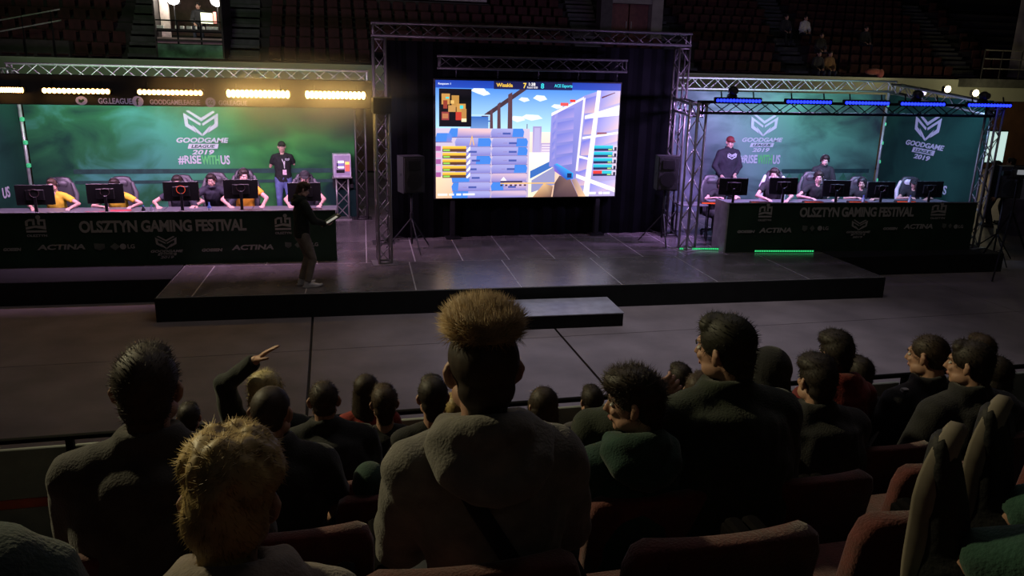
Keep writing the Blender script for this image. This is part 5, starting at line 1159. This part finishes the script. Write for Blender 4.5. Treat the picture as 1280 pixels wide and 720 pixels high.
# seats: a grid of rows, only where the picture shows them
ROWX = {1: -.23, 2: .255, 3: .42, 4: .2, 5: .47, 6: .22}
PITCH = .58; RANGE = {1: (-1, 3), 2: (-2, 3), 3: (-2, 4), 4: (-1, 6), 5: (-2, 6), 6: (-2, 8)}
for row, (a, b) in RANGE.items():
    oc = [(x, s) for r, x, s in OCC if r == row]; taken = {}
    for x, s_ in oc:
        j = round((x - ROWX[row]) / PITCH); taken.setdefault(j, s_)
    for j in range(a, b + 1):
        x = ROWX[row] + j * PITCH
        if j in taken: lab = 'red plush seat holding the ' + taken[j]
        else:
            near = min(taken, key=lambda t: abs(t - j)) if taken else 0; who = taken.get(near, ''); d = j - near; w_ = {1: 'first', 2: 'second', 3: 'third', 4: 'fourth'}.get(abs(d), 'far')
            lab = f"{w_} red seat on the {'screen' if d > 0 else 'yellow stage'} side of the {who}" if abs(d) < 5 else f'red seat at the end of row {row}'
        place_seat(x, row, lab)
# dark coat hung over a seat near the camera, and a bag under the propped shoes
def drape_mb():
    q = MB(); q.ell((0, 0, 0), (.26, .14, .17), 18, 12); q.ell((.06, -.02, -.1), (.2, .14, .2), 16, 10); q.ell((-.12, .01, -.05), (.16, .12, .15)); q.tube([(-.2, -.05, .03), (-.05, -.1, .1), (.1, -.09, .09), (.2, -.04, -.03)], .03, 8, rnd=True)
    return q
co = thing('coat', 'dark teal coat bundled over the near corner seat at the picture edge', 'coat', (-.57, .97, 2.975))
remesh_job(drape_mb(), .012, 2, lambda v, f: link('cloth', np_mesh('cloth', wrinkle(v, .008, 30), f), cloth('coat_teal', (.01, .026, .024)), co))
bg = thing('bag', 'small crumpled dark green bag with pale piping under the propped shoes', 'bag', (.88, .86, 2.80), .3)
qb = MB(); qb.ell((0, 0, -.06), (.13, .1, .17), 14, 9); qb.ell((-.1, .0, .05), (.035, .03, .05)); qb.ell((.06, 0, .03), (.09, .07, .08))
remesh_job(qb, .011, 2, lambda v, f: link('sack', np_mesh('sack', wrinkle(v, .01, 50), f), cloth('bag_green', (.03, .05, .035)), bg))
MB().tube([(-.13, -.03, .06), (-.09, -.05, .1), (-.03, -.075, .07), (.05, -.085, .05), (.12, -.05, .09)], .006, 6).obj('piping', mat('piping_pale', (.35, .36, .3), .6), bg)

# ------------------------------------------------------------------ far wall and stands
wall_f = mat('far_wall', (.36, .40, .29), .8, noise=.12, nscale=.6)
WY = K * 33.0; WT = K * 4.3
struct(MB().box((9, WY + .15, WT - .45), (60, .3, .9), bev=.01).obj('wall_back', wall_f), 'pale parapet wall under the far stand')
struct(MB().box((9, WY + .45, (WT - .9) / 2), (60, .3, WT - .9)).obj('wall_back_lower', mat('far_wood', (.10, .05, .025), .6, noise=.3, nscale=2)), 'brown lower wall under the far stand')
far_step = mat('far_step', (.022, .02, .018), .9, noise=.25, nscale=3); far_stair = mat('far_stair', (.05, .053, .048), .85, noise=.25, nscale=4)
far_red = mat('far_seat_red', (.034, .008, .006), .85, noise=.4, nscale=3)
RP, RR = K * .85, K * .46; RY0 = K * 33.7; RZ0 = K * 3.95; NR = 10
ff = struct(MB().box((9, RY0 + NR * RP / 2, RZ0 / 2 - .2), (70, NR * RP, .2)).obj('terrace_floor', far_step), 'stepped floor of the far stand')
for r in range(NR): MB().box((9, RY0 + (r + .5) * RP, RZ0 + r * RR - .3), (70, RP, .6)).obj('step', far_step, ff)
struct(MB().box((9, RY0 + NR * RP + 1.5, 9), (80, .3, 9)).obj('wall_far', mat('wall_night', (.012, .012, .011), .9)), 'dark wall above the far stand')
AIS = [(-7.64, -6.45, -8.24, -7.2, 'stair'), (-6.42, -3.95, -7.15, -4.38, 'booth'), (-3.92, -2.7, -4.3, -2.95, 'stair'), (10.9, 12.1, 11.95, 13.4, 'stair'), (12.15, 15.4, 13.5, 15.95, 'portal'), (15.6, 16.75, 16.0, 16.95, 'stair'), (21.3, 22.35, 23.1, 24.3, 'stair'), (30.7, 32.1, 32.3, 33.7, 'stair'), (34.1, 40, 34.8, 42, 'pillar'), (2.6, 7.3, 3.2, 7.6, 'top')]
SN = ['beside the lit commentary box on its outer side', 'x', 'on the inner side of the lit commentary box', 'left of the middle doorway', 'x', 'right of the middle doorway', 'behind the purple lit booth', 'at the far corner by the pale pillar', 'x', 'x']
for i, (a0, b0, a1, b1, kind) in enumerate(AIS):
    if kind != 'stair': continue
    sr2 = thing('stairway', 'concrete stairway climbing the far stand ' + SN[i], 'stairs', (0, 0, 0))
    for r in range(NR * 2):
        t = r / (NR * 2) * (NR / 7.0) * .9; xa, xb = K * (a0 + (a1 - a0) * t), K * (b0 + (b1 - b0) * t)
        MB().box(((xa + xb) / 2, RY0 + (r + .5) * RP / 2, RZ0 + r * RR / 2 - .05), (xb - xa, RP / 2, .34), bev=.01).obj('tread', far_stair, sr2)
BLK = ['outside the commentary box stair', 'between commentary box stair and big screen', 'above the big screen', 'right of the middle doorway', 'above the purple lit booth', 'at the far corner']
def block_of(x):
    for e, n in ((-7, 0), (3, 1), (12, 2), (19, 3), (27, 4)):
        if x < e: return n
    return 5
fs = thing('stand_seat', 'x', 'seat')
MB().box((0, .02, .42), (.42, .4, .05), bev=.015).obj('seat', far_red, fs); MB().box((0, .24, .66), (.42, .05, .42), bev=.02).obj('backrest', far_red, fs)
from bpy_extras.object_utils import world_to_camera_view as w2c
bpy.context.view_layer.update()
cand = []
for r in range(NR):
    t = r / 7.0; x = K * -13.5
    while x < K * 36.5:
        xs_ = x / K
        inside = any(a0 + (a1 - a0) * t - .3 < xs_ < b0 + (b1 - b0) * t + .3 and (kd != 'top' or r > 5) and (kd != 'portal' or r > 2) for a0, b0, a1, b1, kd in AIS)
        p = Vector((x, RY0 + (r + .45) * RP, RZ0 + r * RR)); c = w2c(SC, cam, p + Vector((0, 0, .5))); u, v = c.x * 1280, (1 - c.y) * 720
        if not inside and -12 < u < 1292 and v > -4 and not (470 < u < 850 and v > 62) and not (850 < u < 1100 and v > 104): cand.append((r, x, p))
        x += K * .6
cand.sort(key=lambda c: (c[0], c[1]))
first = True; rest = MB()
for n_, (r, x, p) in enumerate(cand):
    if n_ < 298:
        s = fs if first else copy_tree(fs); first = False; s.location = p
        ow = ('lowest', 'second', 'third', 'fourth', 'fifth', 'sixth', 'seventh', 'eighth', 'ninth', 'tenth')[r]; s['label'] = 'dark red stand seat, ' + ow + ' row, ' + BLK[block_of(x / K)]; s['group'] = 'far seats, ' + ow + ' row, ' + BLK[block_of(x / K)]
    else:
        rest.box((p.x, p.y + .02, p.z + .42), (.42, .4, .05)); rest.box((p.x, p.y + .24, p.z + .66), (.42, .05, .42))
if rest.v:
    o = rest.obj('stand_seats_upper', far_red); o['kind'] = 'stuff'; o['label'] = 'upper rows of dark red seats in the far stand'
# lit commentary box
yb = K * 33.3
bx = thing('commentary_box', 'lit commentary box in the far stand with floodlights and a green camouflage front', 'booth', (K * -5.16, yb, K * 4.42))
Wb = K * 2.42
bw = mat('box_dark', (.03, .025, .022), .8); bwall = mat('box_wall', (.10, .06, .045), .8, noise=.2)
MB().box((0, .05, K * .23), (Wb, .05, K * .5)).obj('front_panel', mat('camo_green', (.07, .16, .09), .8, noise=.9, nscale=1.6), bx)
MB().box((0, 1.4, K * .62), (Wb, 2.8, .08)).obj('floor_slab', bw, bx); MB().box((0, 2.9, K * 1.5), (Wb, .1, K * 2.8)).obj('rear_panel', bwall, bx)
for sx in (-1, 1): MB().box((sx * Wb / 2, 1.4, K * 1.3), (.06, 2.8, K * 2.6)).obj('side_panel', bw, bx)
MB().box((0, .12, K * .62), (Wb, .1, .2)).obj('ledge', mat('box_pink', (.35, .26, .22), .8, noise=.3, nscale=3), bx); MB().box((0, .25, K * 1.02), (Wb, .4, .06)).obj('counter', bw, bx)
for z in (.95, 1.35): MB().tube([(-Wb / 2, .05, K * z), (Wb / 2, .05, K * z)], .025, 6).obj('rail', bar_m, bx)
for x in (-.35, .35): MB().tube([(x * Wb * .5, .05, K * .5), (x * Wb * .5, .05, K * 1.35)], .03, 6).obj('rail_post', bar_m, bx)
MB().box((-Wb / 2 + .2, .9, K * 1.55), (.28, .2, K * 1.7)).obj('lit_column', mat('column_pale', (.6, .5, .45), .7), bx)
for i, (x, w) in enumerate(((-.95, .22), (-.45, .05), (-.25, .12), (-.02, .16), (.2, .05), (.45, .06), (.65, .2), (.85, .16))):
    o = MB().box((0, 0, .05), (w, .2, .1), bev=.01).obj('paper_stack', mat('paper_white', (.6, .6, .55), .8)); o.location = (K * -5.16 + x * 1.0, yb + .25, K * 4.42 + K * 1.02 + .03); tag(o, 'pile of white papers on the commentary box counter', 'papers', 'papers on the commentary counter')
flm = glow('flood', (1.0, .93, .85), 14.0)
for x, lab in ((-5.62, 'bright white floodlight beside the pale column of the commentary box'), (-4.02, 'bright white floodlight at the inner end of the commentary box')):
    f_ = thing('floodlight', lab, 'lamp', (K * x - .13, yb + .75, K * 6.62)); MB().box((0, .06, 0), (.42, .1, .42), bev=.03).obj('housing', hous, f_)
    q = MB(); disc(q, 0, 0, .21, -.02, 0); q.obj('lens', flm, f_); d = bpy.data.lights.new('flood_light', 'POINT'); d.energy = 45; d.color = (1, .9, .8); d.shadow_soft_size = .15; o = bpy.data.objects.new('flood_light', d); C.objects.link(o); o.parent = f_; o.location = (0, -.3, -.1); MB().tube([(0, .06, -.2), (0, .06, -K * 1.2)], .02, 6).obj('pole', hous, f_)
lm_ = thing('monitor', 'bright screen turned aside inside the commentary box', 'monitor', (K * -4.6, yb + .9, K * 5.72), .5)
MB().box((0, 0, .2), (.5, .04, .4), bev=.01).obj('case', hous, lm_); MB().box((0, -.022, .2), (.46, .004, .36)).obj('lit_face', glow('pale_screen', (.8, .85, .6), 1.0), lm_); MB().box((0, 0, -.1), (.06, .06, .25)).obj('stand', hous, lm_)
pk = thing('sign', 'narrow pink lit sign inside the commentary box', 'sign', (K * -4.3, yb + .9, K * 5.75)); MB().box((0, 0, .2), (.14, .05, .42)).obj('case', hous, pk); MB().box((0, -.03, .2), (.1, .01, .38)).obj('lit_face', glow('pink', (1, .3, .25), 1.0), pk)
person('person sitting in the dark in the middle of the lit commentary box', (K * -5.0, yb + 1.6, K * 5.05), PI, 1.0, True, .43, 8, top=('jacket', dk), hair=('short', hd_), fine=1.6)
# middle doorway and the panels high above the screen
dw = thing('doorway', 'concrete doorway with dark red doors in the far stand above the screen', 'doorway', (K * 14.1, K * 36.4, K * 5.9))
cg = mat('portal_concrete', (.16, .15, .135), .85, noise=.2, nscale=2)
MB().box((-1.15, .3, 1.2), (.5, .6, 2.6)).obj('jamb', mat('portal_dark', (.04, .037, .035), .8), dw); MB().box((1.15, .3, 1.2), (.5, .6, 2.6)).obj('jamb', cg, dw); MB().box((0, .3, 1.75), (2.4, .5, .8)).obj('lintel', cg, dw)
for x in (-.45, .45): MB().box((x, .4, .55), (.85, .08, 1.6), bev=.01).obj('door_leaf', mat('door_red', (.09, .03, .025), .6), dw); MB().box((x * .25, .34, .5), (.03, .04, .3)).obj('door_handle', truss_alu, dw)
es = MB().box((0, 0, 0), (.45, .06, .16)).obj('exit_sign', mat('exit_green', (.03, .3, .12), .5, emit=(.05, .5, .2), estr=.12)); es.location = (K * 14.0, K * 36.4 + .02, K * 5.9 + 1.62); tag(es, 'small green sign over the middle doorway of the far stand', 'sign')
hp = thing('panel_box', 'pale panel over a dark gallery high in the far stand above the truss corner', 'panel', (K * 5.0, K * 38.6, K * 6.5))
MB().box((0, .5, .35), (K * 5.4, .5, .75)).obj('gallery_front', bw, hp); MB().box((0, .42, 1.3), (K * 5.2, .2, 1.0)).obj('pale_panel', mat('panel_pale', (.3, .28, .25), .8), hp)
for x in (-2.2, 2.3): MB().box((x, .4, .6), (.1, .1, 1.4)).obj('post', bar_m, hp)
# railings at the outer end of the far stand
rl = thing('railing', 'pale slanting handrails of the dark stair opening at the outer end of the far stand', 'railing', (K * -11.4, K * 33.8, K * 4.6))
for z in (.7, 1.05): MB().tube([(-1.2, 0, z - .35), (1.5, 0, z + .25)], .025, 6).obj('rail', mat('rail_pale2', (.3, .3, .27), .5), rl)
for x in (-.6, .3, 1.2): MB().tube([(x, 0, -.5), (x, 0, 1.0 + x * .2)], .025, 6).obj('post', bar_m, rl)
MB().box((-.2, .4, -.1), (3.6, .5, .8)).obj('opening_shade', bw, rl)  # dark block stands in for the shade inside the stair opening
# pale pillar and steel gantry at the far right corner
pl = thing('pillar', 'pale concrete pillar at the far corner of the hall', 'pillar', (K * 35.6, K * 34.6, 0)); MB().box((0, 0, 5.5), (K * 1.9, 1.0, 11), bev=.03).obj('shaft', cg, pl)
gt = thing('gantry', 'dark steel gallery with rails at the far corner above the white lamps', 'gantry', (K * 31.5, K * 32.4, K * 4.15))
MB().box((0, 0, .0), (K * 3.4, 1.2, .35)).obj('deck', mat('gantry_steel', (.05, .055, .045), .7), gt)
for z in (.6, 1.0, 1.35): MB().tube([(-1.4, -.5, z), (1.4, -.5, z)], .03, 6).obj('rail', mat('gantry_rail', (.09, .09, .075), .6), gt)
for x in (-1.4, -.5, .5, 1.4): MB().tube([(x, -.5, .1), (x, -.5, 1.35)], .03, 6).obj('post', bar_m, gt)
# yellowish lamps by the wall
for x, z, e, c, lab in ((26.6, 3.86, 9, (1, .86, .5), 'round yellowish lamp before the far wall, nearer the screen'), (28.1, 3.72, 9, (1, .86, .5), 'round yellowish lamp before the far wall, nearer the corner'), (25.4, 3.68, 2.2, (.6, .55, 1), 'small violet spotlight beside the yellowish wall lamps')):
    f_ = thing('wall_lamp', lab, 'lamp', k(x, 30, z)); MB().box((0, .12, 0), (.24, .2, .24), bev=.03).obj('housing', hous, f_); MB().ell((0, 0, 0), (.13 if e > 5 else .1, .08, .13 if e > 5 else .1), 14, 9).obj('lens', mat('lens_' + str(int(c[2] * 10)), c, .4, noise=0, emit=c, estr=e), f_, smooth=True)
    MB().tube([(0, .15, 0), (0, .15, -K * z)], .03, 6).obj('pole', hous, f_)
    if e > 5:
        d = bpy.data.lights.new('wall_lamp_light', 'POINT'); d.energy = 130; d.color = (1, .82, .5); d.shadow_soft_size = .12; o = bpy.data.objects.new('wall_lamp_light', d); C.objects.link(o); o.parent = f_; o.location = (0, -.25, 0)
# far side people and things beyond the purple booth
person('person in dark clothes standing beyond the purple booth, nearer the screen', k(19.1, 19, 0), .9, 1.0, False, top=('jacket', dk), hair=('short', hd_), fine=1.5)
person('person in dark clothes standing beyond the purple booth at the picture edge', k(19.9, 19.3, 0), .5, 1.02, False, top=('coat', dk), hair=('short', hd_), fine=1.5)
ls = thing('screen', 'bright screen on a stand behind the people beyond the purple booth', 'screen', k(20.4, 20.7, 1.7), -.2)
MB().box((0, .03, .45), (.75, .06, .95), bev=.01).obj('frame', hous, ls); MB().box((0, -.005, .45), (.68, .01, .86)).obj('lit_face', glow('lit_white', (.55, .75, .7), 1.0), ls); MB().tube([(0, .05, 0), (0, .05, -K * 1.7)], .03, 8).obj('pole', hous, ls)
tbx = thing('counter', 'pale counter with a blue ring sign beyond the purple booth', 'counter', k(18.9, 17.6, 0), -.2)
MB().box((.6, .3, .45), (1.8, .6, .9)).obj('body', mat('counter_violet', (.10, .08, .12), .7, noise=.5, nscale=4), tbx); MB().box((.6, .3, 1.15), (1.8, .04, .5)).obj('sign_board', mat('board_pale', (.35, .34, .42), .6), tbx)
lettering('O', mat('ring_blue', (.03, .04, .25), .6), tbx, .15, .98, .2, .24, .27)
# people in the far stand
for x, r, lab, t_ in ((24.0, 4, 'person with a pale top sitting high in the far stand', cloth('pale_top', (.4, .4, .38))), (22.9, 4, 'person in black beside the pale top in the far stand', dk), (23.9, 2, 'person in dark clothes two rows below the pale top', dk), (22.75, 0, 'person in black leaning at the far parapet', dk), (23.35, 0, 'person in a yellow brown top at the far parapet', cloth('ochre', (.16, .09, .03))), (27.0, 3, 'lone person in dark clothes in the far stand above the booth corner', dk)):
    person(lab, (K * x, RY0 + (r + .62) * RP, RZ0 + r * RR), PI, 1.0, True, .43, 10, top=('jacket', t_), hair=('short', hd_), fine=1.7)
jk = thing('jacket', 'reddish jacket hung over the far parapet above the booth corner', 'jacket', (K * 25.1, WY + .15, WT + .16))
qj = MB(); qj.ell((0, 0, .08), (.42, .2, .14), 14, 9); qj.ell((.3, -.1, .0), (.16, .12, .2)); remesh_job(qj, .03, 2, lambda v, f: link('cloth', np_mesh('cloth', v, f), cloth('jacket_red', (.22, .06, .05)), jk))

run_jobs()
for fn in PEOPLE: fn()
